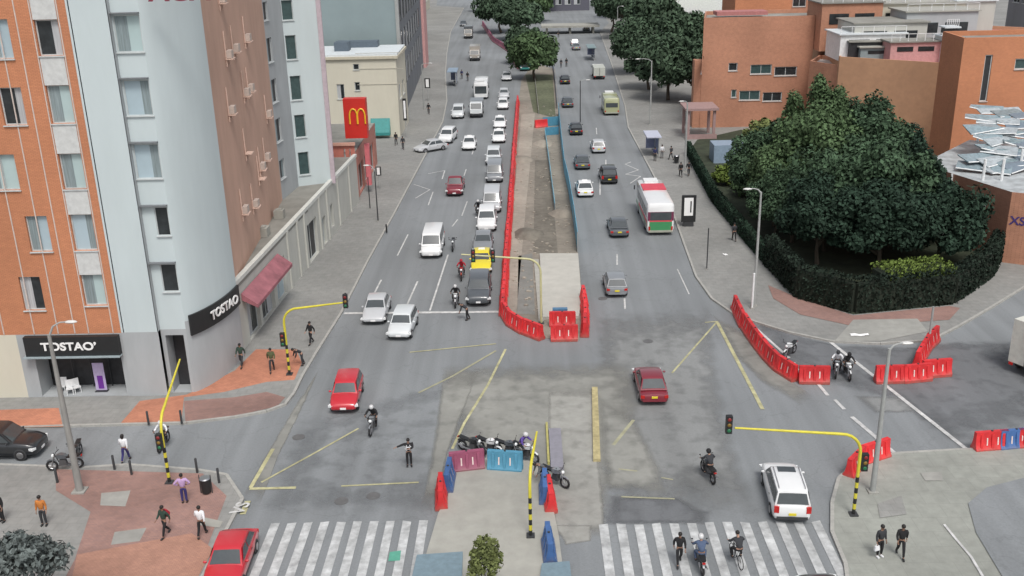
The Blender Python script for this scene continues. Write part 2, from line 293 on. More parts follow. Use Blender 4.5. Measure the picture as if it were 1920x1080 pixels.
def kerb(pts,wd=.18,z=.145,m=KERB,off=1,name='kerb'):
    x=MB()
    for i in range(len(pts)-1):
        a=Vector(pts[i]);b=Vector(pts[i+1]);d=(b-a); L=d.length; d.normalize()
        n=max(1,int(L/1.2))
        for k in range(n):
            c=a+d*(L*(k+.5)/n); x.box(c.x,c.y,z/2-.005,L/n-.012,wd,z+.01,rz=math.atan2(d.y,d.x))
    return struct(name,x,m)
pavement('pavement',NWK,PAVE,[(-60,400),(-90,57)]); kerb(NWK)
pavement('pavement',SWK,PAVE,[(-15,20),(-60,20),(-60,50)]); kerb(SWK)
pavement('pavement',NEK,PAVE,[(90,140),(90,320),(30,320)]); kerb(NEK)
pavement('pavement',SEK,PAVE2,[(60,20),(14,20)]); kerb(SEK)
ZQ=[.132]
def onpave(name,px,m,z=0,kind='structure'):
    ZQ[0]+=.0025; z=ZQ[0]
    x=sheet_mb(); x.sheet(P(px,.13),z); return struct(name,x,m)
onpave('brick_paving',[(225,795),(262,752),(350,740),(440,695),(480,655),(555,655),(566,680),(552,712),(500,716),(420,735),(345,745),(340,792)],TERRA)
onpave('brick_paving',[(-40,770),(110,765),(118,800),(-40,803)],TERRA)
onpave('brick_paving',[(345,752),(440,745),(500,735),(535,745),(520,762),(440,780),(348,793)],TERRA2)
onpave('brick_paving',[(105,880),(250,884),(380,888),(425,930),(370,1075),(320,1200),(60,1200),(140,1050),(170,960),(105,920)],TERRA2)
onpave('brick_paving',[(145,1040),(360,1000),(400,1030),(370,1085),(330,1150),(120,1150)],tiled('faded orange paving',(.40,.215,.155),(.35,.19,.14),.2,.1,msize=.006,big=.2))
onpave('paving_slab',[(215,998),(275,990),(262,1015),(208,1022)],CONC,.146)
onpave('paving_slab',[(190,925),(245,920),(235,950),(188,948)],CONC,.146)
onpave('paving_slab',[(380,970),(418,978),(412,990),(370,985)],CONC2,.146)
onpave('brick_paving',[(1440,535),(1500,560),(1600,592),(1780,574),(1800,578),(1780,600),(1600,612),(1500,590),(1450,560)],TERRA2)
onpave('paving_slab',[(1565,640),(1600,600),(1720,598),(1740,622),(1650,640)],CONC)
onpave('paving_slab',[(1725,887),(1765,885),(1768,902),(1735,902)],CONC,.146)
onpave('paving_slab',[(1645,945),(1690,930),(1700,965),(1650,972)],PAVE,.142)
x=sheet_mb(); x.sheet(P([(1815,945),(1850,915),(1920,897),(2050,880),(2200,1300),(1990,1250),(1890,1100),(1830,1000)],.13),.175); struct('parking_lot',x,ASPH)
kerb([tuple(p) for p in P([(1770,985),(1790,1010),(1820,1045),(1850,1095)],.13)],.12,.2,WPAINT)
# median works
MED=P([(946,592),(962,612),(1012,634),(1086,638),(1094,600),(1092,560),(1083,470),(1060,330),(1047,210),(1043,160),(1040,130),(1000,118),(978,150),(972,190),(957,390)])
x=MB(); x.prism(MED,-.01,.06); struct('median_ground',x,DIRT)
def strip(px,m,z,name='median_strip'):
    x=sheet_mb(); x.sheet(P(px,.06),z); return struct(name,x,m)
strip([(950,585),(963,380),(978,215),(1003,212),(985,400),(968,590)],DIRT2,.066)
strip([(972,480),(998,475),(1003,590),(970,588)],mat('grey fill',(.2,.2,.185),.95,var=.15,scale=1),.066)
strip([(1003,300),(1030,300),(1046,475),(1000,475)],DIRT3,.066)
strip([(985,140),(1036,140),(1042,222),(1000,210)],GRASS,.070,'grass_strip')
x=MB(); x.prism(P([(1012,480),(1084,480),(1090,560),(1086,598),(1030,600),(1018,600)]),.05,.26); struct('concrete_slab',x,mat('fresh concrete',(.44,.43,.39),.9,var=.08,scale=1.2,big=.08))
x=MB(); x.prism(P([(1001,490),(1010,490),(1019,606),(1010,606)]),.05,.2); struct('kerb',x,CONC2)
x=MB(); x.prism(P([(846,868),(905,862),(1000,868),(1028,900),(1036,950),(1048,1010),(1062,1120),(780,1120),(800,1040),(822,965),(840,935)]),-.01,.12); struct('median_pavement',x,CONC2)
x=MB(); x.prism(P([(782,1046),(868,1040),(866,1100),(770,1100)],.12),.10,.30); struct('planter_bed',x,mat('blue grey slab',(.17,.24,.28),.8,var=.15))
x=MB(); x.prism(P([(1016,1062),(1068,1058),(1075,1120),(1008,1120)],.12),.10,.30); struct('planter_bed',x,MC['blue grey slab'])
rr=random.Random(4); x=MB()
for _ in range(260):
    px,py=rr.uniform(962,1075),rr.uniform(200,590)**1.0
    c=G(px,py,.06); 
    if px>1010 and py>476: continue
    if px>1045-(-.0+(470-py)*.0) and py<470 and px>1040+(py-210)*.14: continue
    k=rr.uniform(.05,.22); x.ball((c[0],c[1],.07+k*.2),(k,k*rr.uniform(.6,1),k*.5),5,3)
tag(x.build('rubble',DIRT2),'loose stones and earth clods scattered over the median works','rubble',kind='stuff')
for i,(px,py,m_) in enumerate(((978,300,DIRT),(1020,270,DIRT2),(990,440,DIRT3),(1055,400,DIRT))):
    c=G(px,py,.06); x=MB(); n_=14; rng=random.Random(i); hh_=[(rng.uniform(.8,1.2)) for _ in range(n_)]
    vs=[(0,0,.55)]; 
    for rg,zz_ in ((.45,.42),(.8,.2),(1.05,0)):
        for k in range(n_): a_=2*PI*k/n_; vs.append((1.3*rg*hh_[k]*math.cos(a_),2.0*rg*hh_[(k*3)%n_]*math.sin(a_),zz_*hh_[k]))
    fs=[(0,1+k,1+(k+1)%n_) for k in range(n_)]+[(1+r_*n_+k,1+(r_+1)*n_+k,1+(r_+1)*n_+(k+1)%n_,1+r_*n_+(k+1)%n_) for r_ in range(2) for k in range(n_)]
    x.add(vs,fs); o=x.build('earth_heap',m_,None,True,60); o.location=(c[0],c[1],.05); tag(o,('low earth heap on the left strip of the median works','sandy earth heap near the inner blue fence','dark earth heap low in the median works left side','brown earth heap beside the long blue fence')[i],'earth heap')
# road markings
def lines(segs,m,name='road_marking',z=.026):
    x=sheet_mb()
    for s in segs:
        pts,wd=s[:-1],s[-1]
        q=[Vector(G(*p)) for p in pts]
        for a,b in zip(q,q[1:]):
            d=(b-a).normalized(); n=Vector((-d.y,d.x))*wd/2
            x.sheet([tuple(a-n),tuple(b-n),tuple(b+n),tuple(a+n)],z); z+=.0001
    return struct(name,x,m)
lines([((645,588),(935,585),.38),((715,525),(697,560),.14),((783,528),(762,575),.14),((840,478),(806,583),.14),((876,378),(866,405),.12),((858,412),(848,425),.12),((812,360),(803,385),.12),((765,440),(745,480),.12),((1157,477),(1157,497),.14),((1125,337),(1125,366),.14),((1136,300),(1136,312),.14),((1171,560),(1172,580),.14),((1118,240),(1119,252),.12),((1555,640),(1815,845),.26),((1413,612),(1480,672),.2),((1488,680),(1496,695),.2),((1532,718),(1552,742),.22),((1565,750),(1583,768),.22),((1597,782),(1682,854),.26),((870,330),(874,318),.12),((885,290),(889,278),.12),((1270,505),(1292,552),.1)],WPAINT)
lines([((1183,304),(1172,308),(1197,319),(1173,327),(1201,331),(1182,344),.15),((803,326),(834,320),(829,336),.13),((776,346),(806,356),(779,372),.13)],WPAINT)
lines([((768,661),(930,645),.13),((948,655),(915,722),(870,795),(848,842),.16),((490,905),(590,850),(672,804),.13),((640,912),(785,905),.13),((468,917),(555,915),.22),((512,842),(470,915),.22),((1345,605),(1430,768),.24),((1260,700),(1345,603),.13),((1322,605),(1347,603),.13),((455,965),(465,940),.3)],YPAINT)
lines([((785,737),(850,705),(930,658),.16),((1188,788),(1150,835),.2),((1160,880),(1195,884),.12),((1165,932),(1265,936),.12),((1240,896),(1262,900),.1)],FADE)
x=sheet_mb()
zr=random.Random(3)
def zebra(x0,x1,n,ya,yb):
    for i in range(n):
        cx=x0+(x1-x0)*i/(n-1); x.sheet([(cx-.22,yb),(cx+.22,yb),(cx+.22+zr.uniform(-.02,.02),ya+zr.uniform(-.1,.05)),(cx-.22,ya+zr.uniform(-.1,.05))],.026)
zebra(-12.75,-5.35,10,42.55,35.5); zebra(3.55,13.95,13,42.0,35.5); struct('zebra_crossing',x,mat('worn zebra paint',(.43,.44,.44),.75,var=.38,scale=1.6,big=.15,bigscale=.5))
t=text_mesh('VS',1.0,WPAINT,'road_lettering',ext=.003,loc=(*G(452,957),.15),rot=(0,0,R(80)),bold=.02); tag(t,kind='structure')
x=sheet_mb(); x.sheet(P([(731,1036),(752,1033),(750,1052),(728,1053)]),.031); struct('road_marking',x,mat('green marking',(.10,.34,.25),.7))
for (px,py) in ((560,820),(640,940),(1590,960),(1215,640),(1130,560),(700,930)):
    c=G(px,py); x=MB(); x.tube([(c[0],c[1],.0),(c[0],c[1],.024)],.36,20); struct('manhole_cover',x,mat('iron cover',(.12,.12,.12),.6,var=.2))
x=MB(); a,b=G(1115,730),G(1119,866); x.prism([(a[0]-.18,a[1]),(a[0]+.18,a[1]),(b[0]+.2,b[1]),(b[0]-.2,b[1])],0,.18); tag(x.build('kerb_divider',mat('worn yellow kerb',(.42,.36,.19),.8,var=.3)),'long worn yellow concrete kerb dividing the lanes behind the parked motorcycles','kerb')
x=MB(); a,b=G(1008,775),G(1012,800)
# ================================================================ BUILDINGS
def wallmb(mb,p0,p1,z0,z1,ops,depth):
    p0=Vector(p0);p1=Vector(p1);d=p1-p0;L=d.length;d.normalize();n=Vector((d.y,-d.x))
    us=sorted({0.,L}|{min(max(o[0],0),L) for o in ops}|{min(max(o[1],0),L) for o in ops}); zs=sorted({z0,z1}|{min(max(o[2],z0),z1) for o in ops}|{min(max(o[3],z0),z1) for o in ops})
    pt=lambda u,z,k=0:(p0.x+d.x*u-n.x*k,p0.y+d.y*u-n.y*k,z)
    for a,b in zip(us,us[1:]):
        for c,e in zip(zs,zs[1:]):
            if b-a<1e-4 or e-c<1e-4: continue
            mu,mz=(a+b)/2,(c+e)/2
            if any(o[0]<mu<o[1] and o[2]<mz<o[3] for o in ops): continue
            mb.add([pt(a,c),pt(b,c),pt(b,e),pt(a,e)],[(0,1,2,3)])
    for o in ops:
        a,b,c,e=o[:4]
        mb.add([pt(a,c),pt(b,c),pt(b,e),pt(a,e),pt(a,c,depth),pt(b,c,depth),pt(b,e,depth),pt(a,e,depth)],[(0,4,5,1),(1,5,6,2),(2,6,7,3),(3,7,4,0)])
    return pt,d,n
def facade(root,p0,p1,z0,z1,ops,m,depth=.22,name='wall',frame=FRM,sill=True,fw=.05):
    """ops: (u0,u1,z0,z1,glassmaterial or None)"""
    x=sheet_mb(); pt,d,n=wallmb(x,p0,p1,z0,z1,ops,depth); wl=x.build(name,m,root); rz=math.atan2(d.y,d.x)
    for o in ops:
        if len(o)<5 or o[4] is None: continue
        a,b,c,e,gm=o[:5]
        cx,cy,_=pt((a+b)/2,0,depth-.05); fr=MB()
        fr.box(cx,cy,c+fw/2,b-a-.004,.06,fw,rz).box(cx,cy,e-fw/2,b-a-.004,.06,fw,rz)
        for u in (a+fw/2+.002,b-fw/2-.002,): q=pt(u,0,depth-.05); fr.box(q[0],q[1],(c+e)/2,fw,.06,e-c-2*fw,rz)
        if b-a>1.7: q=pt((a+b)/2,0,depth-.05); fr.box(q[0],q[1],(c+e)/2,fw*.7,.05,e-c-2*fw,rz)
        wdw=fr.build('window',frame,root)
        q=pt((a+b)/2,0,depth-.02); MB().box(q[0],q[1],(c+e)/2,b-a-.01,.02,e-c-.01,rz).build('pane',gm,wdw)
        if b-a>1. and name=='wall' and e-c>1.6:
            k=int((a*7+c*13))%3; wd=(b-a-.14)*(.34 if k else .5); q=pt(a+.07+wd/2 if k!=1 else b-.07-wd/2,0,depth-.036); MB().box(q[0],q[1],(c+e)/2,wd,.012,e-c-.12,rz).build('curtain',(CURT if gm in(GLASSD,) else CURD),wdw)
        if sill: q=pt((a+b)/2,0,-.03); MB().box(q[0],q[1],c-.035,b-a+.12,.14,.06,rz).build('sill',frame,wdw)
    return wl,pt,n,rz
def pop(p0,p1,x0,y0,x1,y1,g=None):
    """opening from four survey corners on the plane p0-p1"""
    a=onplane(x0,y0,p0,p1);b=onplane(x1,y1,p0,p1);c=onplane(x1,y0,p0,p1);d=onplane(x0,y1,p0,p1)
    u0,u1=sorted(((a[0]+d[0])/2,(b[0]+c[0])/2)); z0,z1=sorted(((b[1]+d[1])/2,(a[1]+c[1])/2))
    return (u0,u1,z0,z1,g)
# --- main tower
TW=empty('apartment_tower',(-30,62,0),0,'tall tower of orange brick strips and pale grey render on the near left corner','building')
def W(root,mb): # world->local
    l=root.location; mb.v=[(a-l.x,b-l.y,c-l.z) for a,b,c in mb.v]; return mb
TW.location=(0,0,0)
ZT=36.
A0,A1=(-46.,57.),(-25.25,57.)
rowsB=[(65,37,106,105,GLASSD),(88,160,131,232,GLASST),(113,288,156,355,GLASST),(138,402,182,470,GLASSB),(160,515,204,573,GLASST)]
rowsA=[(-32,36,20,111,GLASSB),(2,164,45,235,GLASSD),(-26,290,32,357,GLASST),(52,405,93,472,GLASSB),(40,519,80,582,GLASSD)]
ops=[pop(A0,A1,a,b,c,d,g) for a,b,c,d,g in rowsB+rowsA]
u0=min(o[0] for o in ops[:5]);
uB=(sum(o[0] for o in ops[:5])/5,sum(o[1] for o in ops[:5])/5)
ops=[(uB[0],uB[1],o[2],o[3],o[4]) for o in ops[:5]]+ops[5:]
more=[]
for k in (1,2,3): 
    for gi,cx in enumerate((uB,)): more.append((uB[0],uB[1],ops[0][2]+4.0*k,min(ops[0][3]+4.0*k,ZT-.3),(GLASST,GLASSD)[k%2]))
for k in range(-1,8):
    for cx in (4.2,8.1): more.append((cx+(k%2)*.9,cx+1.5+(k%2)*.9,6.0+3.9*k+ .2,6.0+3.9*k+2.4,(GLASST,GLASSD,GLASSB)[(k+int(cx))%3])) if k>=0 else None
facade(TW,A0,A1,4.45,ZT,ops+[m for m in more if m[3]<=ZT],BRICKO,.24,fw=.07)
# white spandrels between the stacked windows, thin pale vertical trims
zz=sorted([(o[2],o[3]) for o in ops[:5]]+[(m[2],m[3]) for m in more[:3]]); x=MB()
for (a,b),(c,d) in zip(zz,zz[1:]): MB().box(A0[0]+sum(uB)/2,56.985,(b+c)/2,uB[1]-uB[0]+.02,.05,c-b-.03).build('spandrel',mat('pale spandrel',(.56,.57,.56),.8),TW)
x=MB()
for u in (uB[0]-.09,uB[1]+.09,uB[0]-2.0,uB[0]-.95,uB[0]-3.5,uB[0]-5.4,uB[1]+.75): x.box(A0[0]+u,56.975,(4.5+ZT)/2,.06,.05,ZT-4.5)
x.build('trim',LINE,TW)
# pale front bay with recessed window column, turning the corner
B0,B1=(-25.25,56.95),(-22.95,56.95); C0,C1=(-22.95,57.35),(-21.35,57.35); D0,D1=(-21.35,57.35),(-19.75,63.)
def corner(z0,z1,m,name):
    facade(TW,B0,B1,z0,z1,[],m,name=name)
corner(4.5,ZT,WALLW,'wall')
rowsC=[(207,28,268,98,GLASST),(229,150,286,217,GLASSB),(250,270,302,335,GLASSB),(292,388,322,442,GLASSD),(303,495,337,547,GLASSD)]
rc=[]
zt=6.9
for a,b,c,d,g in rowsC:
    o=pop(C0,C1,a,b,c,d,g); rc.append((max(o[0],.06),min(o[1],1.56),o[2],o[3],g))
rc+=[(.1,1.45,rc[0][2]+3.9*k,rc[0][3]+3.9*k,GLASST) for k in (1,2,3)]
facade(TW,C0,C1,4.5,ZT,[o for o in rc if o[3]<ZT],WALLW,.12)
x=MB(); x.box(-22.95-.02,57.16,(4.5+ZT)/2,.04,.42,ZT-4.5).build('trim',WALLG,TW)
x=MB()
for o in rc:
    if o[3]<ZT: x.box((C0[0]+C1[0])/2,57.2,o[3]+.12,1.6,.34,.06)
x.build('shadow_ledge',mat('painted slot shadow',(.16,.17,.18),.8),TW)  # dark strips imitating the shadow line along the window tops
# curved corner bay
nc=14; cp=[]
for i in range(nc+1):
    t=i/nc; a=t*PI/2
    cp.append((-21.35+(1-math.cos(a))*0+ (1.75*math.sin(a*.95)), 57.35+5.65*(1-math.cos(a)) if False else 57.35+5.65*t**1.35))
def curved(z0,z1,m,name,off=0.):
    x=sheet_mb(); k=len(cp); x.add([(a,b,z0) for a,b in cp]+[(a,b,z1) for a,b in cp],[(i,i+1,k+i+1,k+i) for i in range(k-1)])
    return x.build(name,m,TW,smooth=True,sharp=50)
curved(5.0,ZT,WALLW,'wall'); curved(.13,5.0,WALLG,'wall',0.)
# ground floor
facade(TW,(-25.25,56.95),(-22.95,56.95),.13,4.5,[],WALLG)
facade(TW,(-22.95,57.35),(-21.35,57.35),.13,4.5,[(.25,1.4,.14,4.1)],WALLG,1.2)
dr=MB().box(-22.1,58.52,2.1,1.14,.05,3.9).build('door',DARK,TW); MB().box(-21.75,58.47,1.2,.04,.05,.3).build('handle',CHROME,dr)
facade(TW,(-46,57.),(-31.9,57.),.13,4.45,[],WALLC)
facade(TW,(-31.9,57.),(-25.25,57.),.13,4.45,[(.9,6.35,.2,3.0)],WALLG,1.6)
MB().box(-28.2,58.55,1.6,5.4,.06,2.75).build('shop_interior',DARK,TW)
x=MB()
for i in range(5): x.box(-30.6+i*1.2,58.3,1.55,.06,.06,2.7)
x.build('shopfront_frame',DGREY,TW)
# side walls, salmon wall, wing
E0,E1=(-19.75,63.),(-20.1,64.6); S0,S1=(-20.1,64.6),(-21.7,86.2); V0,V1=(-21.7,86.2),(-21.25,91.0)
facade(TW,cp[-1],E1,4.9,ZT,[],WALLL)
facade(TW,E1,S1,4.9,ZT,[],SALM)
op=[pop(V0,V1,484,4,502,40,DARK),pop(V0,V1,489,72,511,120,DARK),pop(V0,V1,498,150,520,196,DARK),pop(V0,V1,507,224,528,270,DARK),pop(V0,V1,518,300,535,338,DARK)]
L_=math.hypot(V1[0]-V0[0],V1[1]-V0[1]); op=[(max(o[0],.15),min(o[1],L_-.2),o[2],o[3],o[4]) for o in op if o[1]>o[0]]
facade(TW,V0,V1,4.9,ZT,op,WALLG,.2)
Q0,Q1=(-21.25,91.0),(-18.15,92.4)
op=[pop(Q0,Q1,528,0,549,38,GLASSG),pop(Q0,Q1,536,66,556,112,GLASSG),pop(Q0,Q1,545,142,565,188,GLASSG),pop(Q0,Q1,553,215,573,258,GLASSG),pop(Q0,Q1,560,285,580,328,GLASSG)]
facade(TW,Q0,Q1,4.9,ZT,op,WALLW,.2)
x=sheet_mb(); wallmb(x,Q1,(-20.6,103),4.9,ZT,[],0); x.build('wall',WALLL,TW)
MB().box(-18.2,92.35,20.4,.4,.25,31).build('pilaster',mat('lilac pilaster',(.50,.42,.46),.8),TW)
x=sheet_mb(); x.sheet([(-46,57),(-22,57),(-19.75,63),(-21.7,86),(-18.15,92.4),(-20.6,103),(-46,103)],ZT); x.build('roof',ROOFG,TW)
x=sheet_mb(); wallmb(x,(-20.6,103),(-46,103),0,ZT,[],0); wallmb(x,(-46,103),(-46,57),0,ZT,[],0); x.build('wall',WALLG,TW)
# air conditioning shelves on salmon wall
rS=math.atan2(S1[1]-S0[1],S1[0]-S0[0]); dS=Vector((S1[0]-S0[0],S1[1]-S0[1])).normalized(); nS=Vector((dS.y,-dS.x))
for px,py in ((425,110),(438,98),(460,78),(458,180),(466,172),(430,214),(461,287),(455,400),(475,388),(486,335),(497,300),(500,220),(488,318),(412,6)):
    u,z=onplane(px,py,S0,S1); c=Vector(S0)+dS*u+nS*.27
    x=MB(); x.box(c.x,c.y,z,.95,.5,.07,rS); x.box(c.x-dS.x*.4-nS.x*.2,c.y-dS.y*.4-nS.y*.2,z-.25,.05,.06,.45,rS).box(c.x+dS.x*.4-nS.x*.2,c.y+dS.y*.4-nS.y*.2,z-.25,.05,.06,.45,rS)
    s=x.build('bracket_shelf',mat('salmon trim',(.62,.45,.37),.7),TW)
    q=c-nS*.21+dS*(-.38); MB().box(q.x,q.y,z+.95,.09,.07,1.9,rS).build('drain_pipe',MC['salmon trim'],s)
    if py%2==0: MB().box(c.x,c.y,z+.32,.75,.34,.52,rS).build('air_conditioner',mat('conditioner casing',(.50,.42,.37),.6),s)
# signs of the bakery
SG=MB().box(-28.35,56.78,3.72,5.9,.36,1.35).build('shop_sign',BLACK); tag(SG,'long black shop sign with white letters above the shopfront under the orange brick','sign')
text_mesh('TOSTAO’',.72,SIGW,'lettering',.02,SG,(-28.5,56.57,3.75),(R(90),0,0),1.15,bold=.02)
MB().box(-28.4,56.62,3.08,6.1,.5,.06).build('sign_trim',mat('trim blue grey',(.30,.36,.38),.5),SG)
x=MB(); c0=cp; secs=[]
for i in range(1,nc+1):
    a=cp[i-1];b=cp[min(i+1,nc)] ; d=(Vector(b)-Vector(a)).normalized(); n=Vector((d.y,-d.x)); p=cp[i]
    secs.append([(p[0]+n.x*.02,p[1]+n.y*.02,4.0),(p[0]+n.x*.16,p[1]+n.y*.16,4.0),(p[0]+n.x*.16,p[1]+n.y*.16,5.35),(p[0]+n.x*.02,p[1]+n.y*.02,5.35)])
SG2=x.loft(secs).build('shop_sign',BLACK); tag(SG2,'black curved shop sign with white letters wrapping the grey corner of the tower','sign')
d=(Vector(cp[12])-Vector(cp[5])); n=Vector((d.y,-d.x)).normalized(); mid=(Vector(cp[9]))+n*.22
text_mesh('TOSTAO',.82,SIGW,'lettering',.03,SG2,(mid.x,mid.y,4.72),(R(90),0,math.atan2(d.y,d.x)),1.05,bold=.02)
sr=AY(338,8,56.9); t=text_mesh('AGA',1.35,mat('dark red letters',(.22,.02,.05),.5),'lettering',.05,None,(sr[0],56.86,sr[1]+.62),(R(90),0,0),1.2,bold=.03); t.name='roof_lettering'; tag(t,'dark red sign letters high on the pale front of the tower at the top edge','sign lettering')
# --- podium
PD=empty('podium_shops',(0,0,0),0,'low off white shop podium with flat grey roof beside the tower','building')
Z=5.0; p0,p1=(-19.95,63.3),(-17.75,103.2)
ops=[(2.2,4.9,.2,3.3,GLASSD),(5.4,8.6,.2,3.3,GLASSD),(9.2,12.2,.2,3.4,GLASSD),pop(p0,p1,577,410,596,480,DARK),pop(p0,p1,600,405,610,420,DARK)]
o=pop(p0,p1,578,420,598,478,DARK)
ops=[(2.2,4.9,.2,3.3,GLASSD),(5.4,8.6,.2,3.3,GLASSD),(9.4,12.0,.2,3.4,GLASSB),(19.2,22.4,.2,3.6,DARK),(24.3,25.6,.2,2.8,DARK),(27.5,28.6,.9,3.1,DARK)]
facade(PD,p0,p1,.13,Z,ops,WALLP,.35,sill=False)
x=MB(); x.prism([(-19.9,63.4),(-17.8,103.1),(-34,103.1),(-34,63.4)],Z-.3,Z-.02); x.build('roof',ROOFG,PD)
x=MB(); d=(Vector(p1)-Vector(p0)).normalized(); L=math.dist(p0,p1); n=Vector((d.y,-d.x)); rz=math.atan2(d.y,d.x); c=(Vector(p0)+Vector(p1))/2
x.box(c.x-n.x*.1,c.y-n.y*.1,Z+.12,L+.05,.36,.3,rz).build('parapet',mat('parapet cap',(.60,.61,.57),.8,var=.1),PD)
for u in (13.2,16.2,18.4,23.6,26.5,31,36):
    q=Vector(p0)+d*u+n*.06; MB().box(q.x,q.y,2.5,.40,.12,4.9,rz).build('pilaster',WALLP,PD)
c=(Vector(p0)+d*5.2+n*.55); x=MB(); x.loft([[(c.x-d.x*3.9-n.x*.5,c.y-d.y*3.9-n.y*.5,4.1),(c.x-d.x*3.9+n.x*.6,c.y-d.y*3.9+n.y*.6,3.3),(c.x-d.x*3.9+n.x*.6,c.y-d.y*3.9+n.y*.6,3.05),(c.x-d.x*3.9-n.x*.5,c.y-d.y*3.9-n.y*.5,3.6)],[(c.x+d.x*5-n.x*.5,c.y+d.y*5-n.y*.5,4.1),(c.x+d.x*5+n.x*.6,c.y+d.y*5+n.y*.6,3.3),(c.x+d.x*5+n.x*.6,c.y+d.y*5+n.y*.6,3.05),(c.x+d.x*5-n.x*.5,c.y+d.y*5-n.y*.5,3.6)]])
tag(x.build('awning',mat('pink red awning',(.32,.12,.14),.7,var=.3,scale=1.)),'pink red sloping awning over the podium shopfront','awning')
for k,(u,w_) in enumerate(((12.,1.1),(17.,.8))):
    q=Vector(p0)+d*u-n*1.6; x=MB(); x.box(q.x,q.y,Z+.35,w_,w_,.7).box(q.x,q.y,Z+.74,w_*.6,w_*.6,.1); tag(x.build('roof_vent',CONC2),('wider','narrower')[k]+' pale vent box on the podium roof near the parapet','vent')
# --- restaurant
MR=empty('restaurant_building',(0,0,0),0,'red and orange restaurant block with a tall red sign box past the podium','building')
facade(MR,(-21.5,104.2),(-18.0,104.2),.13,6.0,[(2.3,2.5,.2,5.6),(2.9,3.05,.2,5.6)],mat('orange pink wall',(.58,.20,.15),.7,var=.1),.3)
facade(MR,(-18.0,104.2),(-18.2,121),.13,5.2,[(1.5,5,.3,3.4,GLASSD),(6,9.5,.3,3.4,GLASSD),(10.5,14.5,.3,3.4,GLASSD)],mat('restaurant wall',(.44,.19,.15),.7,var=.2),.3,sill=False)
x=MB(); x.prism([(-18.1,104.25),(-18.25,120.9),(-34,120.9),(-34,104.25)],5.0,5.15).build('roof',ROOFG,MR)
MB().box(-19.75,104.1,6.15,3.7,.3,.3).build('parapet',mat('salmon cap',(.62,.35,.27),.7),MR)
o=onplane(642,186,(-30,106),(0,106)); o2=onplane(689,252,(-30,106),(0,106)); xa,xb=-30+o[0],-30+o2[0]; za,zb=o2[1],o[1]
SB=MB().box((xa+xb)/2,106.6,(za+zb)/2-.2,xb-xa,1.2,zb-za+.4).build('restaurant_sign',SIGRED); tag(SB,'tall red sign box with golden double arches beside the cream building','sign')
ar=MB()
for s in (-1,1):
    c=(xa+xb)/2+.25+s*.42; pts=[]
    for i in range(13): a=PI*i/12; pts.append((c+.40*math.cos(a),105.95,(za+zb)/2+.1+.75*math.sin(a)+.0))
    pts=[(pts[0][0],105.95,(za+zb)/2-.75)]+pts+[(pts[-1][0],105.95,(za+zb)/2-.75)]
    ar.tube(pts,[.085]*len(pts),6)
ar.build('double_arch',SIGYEL,SB)
MB().box((xa+xb)/2+.9,106.9,3.3,.5,.6,4.6).build('sign_leg',mat('pink pier',(.60,.16,.18),.6),SB)
# --- cream building
CB=empty('cream_building',(0,0,0),0,'small cream rendered building with white metal roof behind the red sign','building')
Y=137.; l=AY(618,112,Y); r=AY(742,112,Y); top=l[1]
facade(CB,(l[0]-6,Y),(r[0],Y),.13,top,[pop((l[0]-6,Y),(r[0],Y),662,120,673,131,GLASSD),pop((l[0]-6,Y),(r[0],Y),665,154,675,170,GLASSD),pop((l[0]-6,Y),(r[0],Y),632,158,646,186,GLASSD)],WALLC,.2,fw=.08)
facade(CB,(r[0],Y),(r[0],Y+11),.13,top,[(2,4,5,7,GLASSD),(6,8,5,7,GLASSD)],WALLC,.2)
x=MB(); x.prism([(l[0]-6.2,Y-.3),(r[0]+.3,Y-.3),(r[0]+.3,Y+11),(l[0]-6.2,Y+11)],top,top+.35).build('cornice',mat('cream cornice',(.52,.48,.38),.8),CB)
x=MB(); x.prism([(l[0]-6.,Y),(r[0]+.2,Y),(r[0]+.1,Y+10.8),(l[0]-6,Y+10.8)],top+.35,top+.6).build('roof',ROOFW,CB)
x=MB(); x.box((l[0]+r[0])/2-2,Y+9,top+1.0,6,2,.9).box(l[0]+1,Y+5,top+1.2,2,2,1.2).build('roof_unit',mat('roof unit',(.10,.13,.16),.6),CB)
for i in range(3): MB().box((l[0]+r[0])/2+2.3,Y-.03,7.4+i*2.1,6.5,.04,.06).build('render_joint',mat('joint grey',(.40,.38,.32),.9),CB)
aw=onplane(695,222,(-40,Y),(0,Y)); aw2=onplane(733,252,(-40,Y),(0,Y)); ax=-40+(aw[0]+aw2[0])/2
x=MB(); aw_w=aw2[0]-aw[0]; x.loft([[(ax+s*aw_w/2,Y-.05,aw[1]),(ax+s*aw_w/2,Y-1.2,aw2[1]+.5),(ax+s*aw_w/2,Y-1.2,aw2[1]+.1),(ax+s*aw_w/2,Y-.05,aw2[1]+.1)] for s in (-1,1)])
tag(x.build('awning',TEAL),'teal green boxy awning on the cream building','awning')
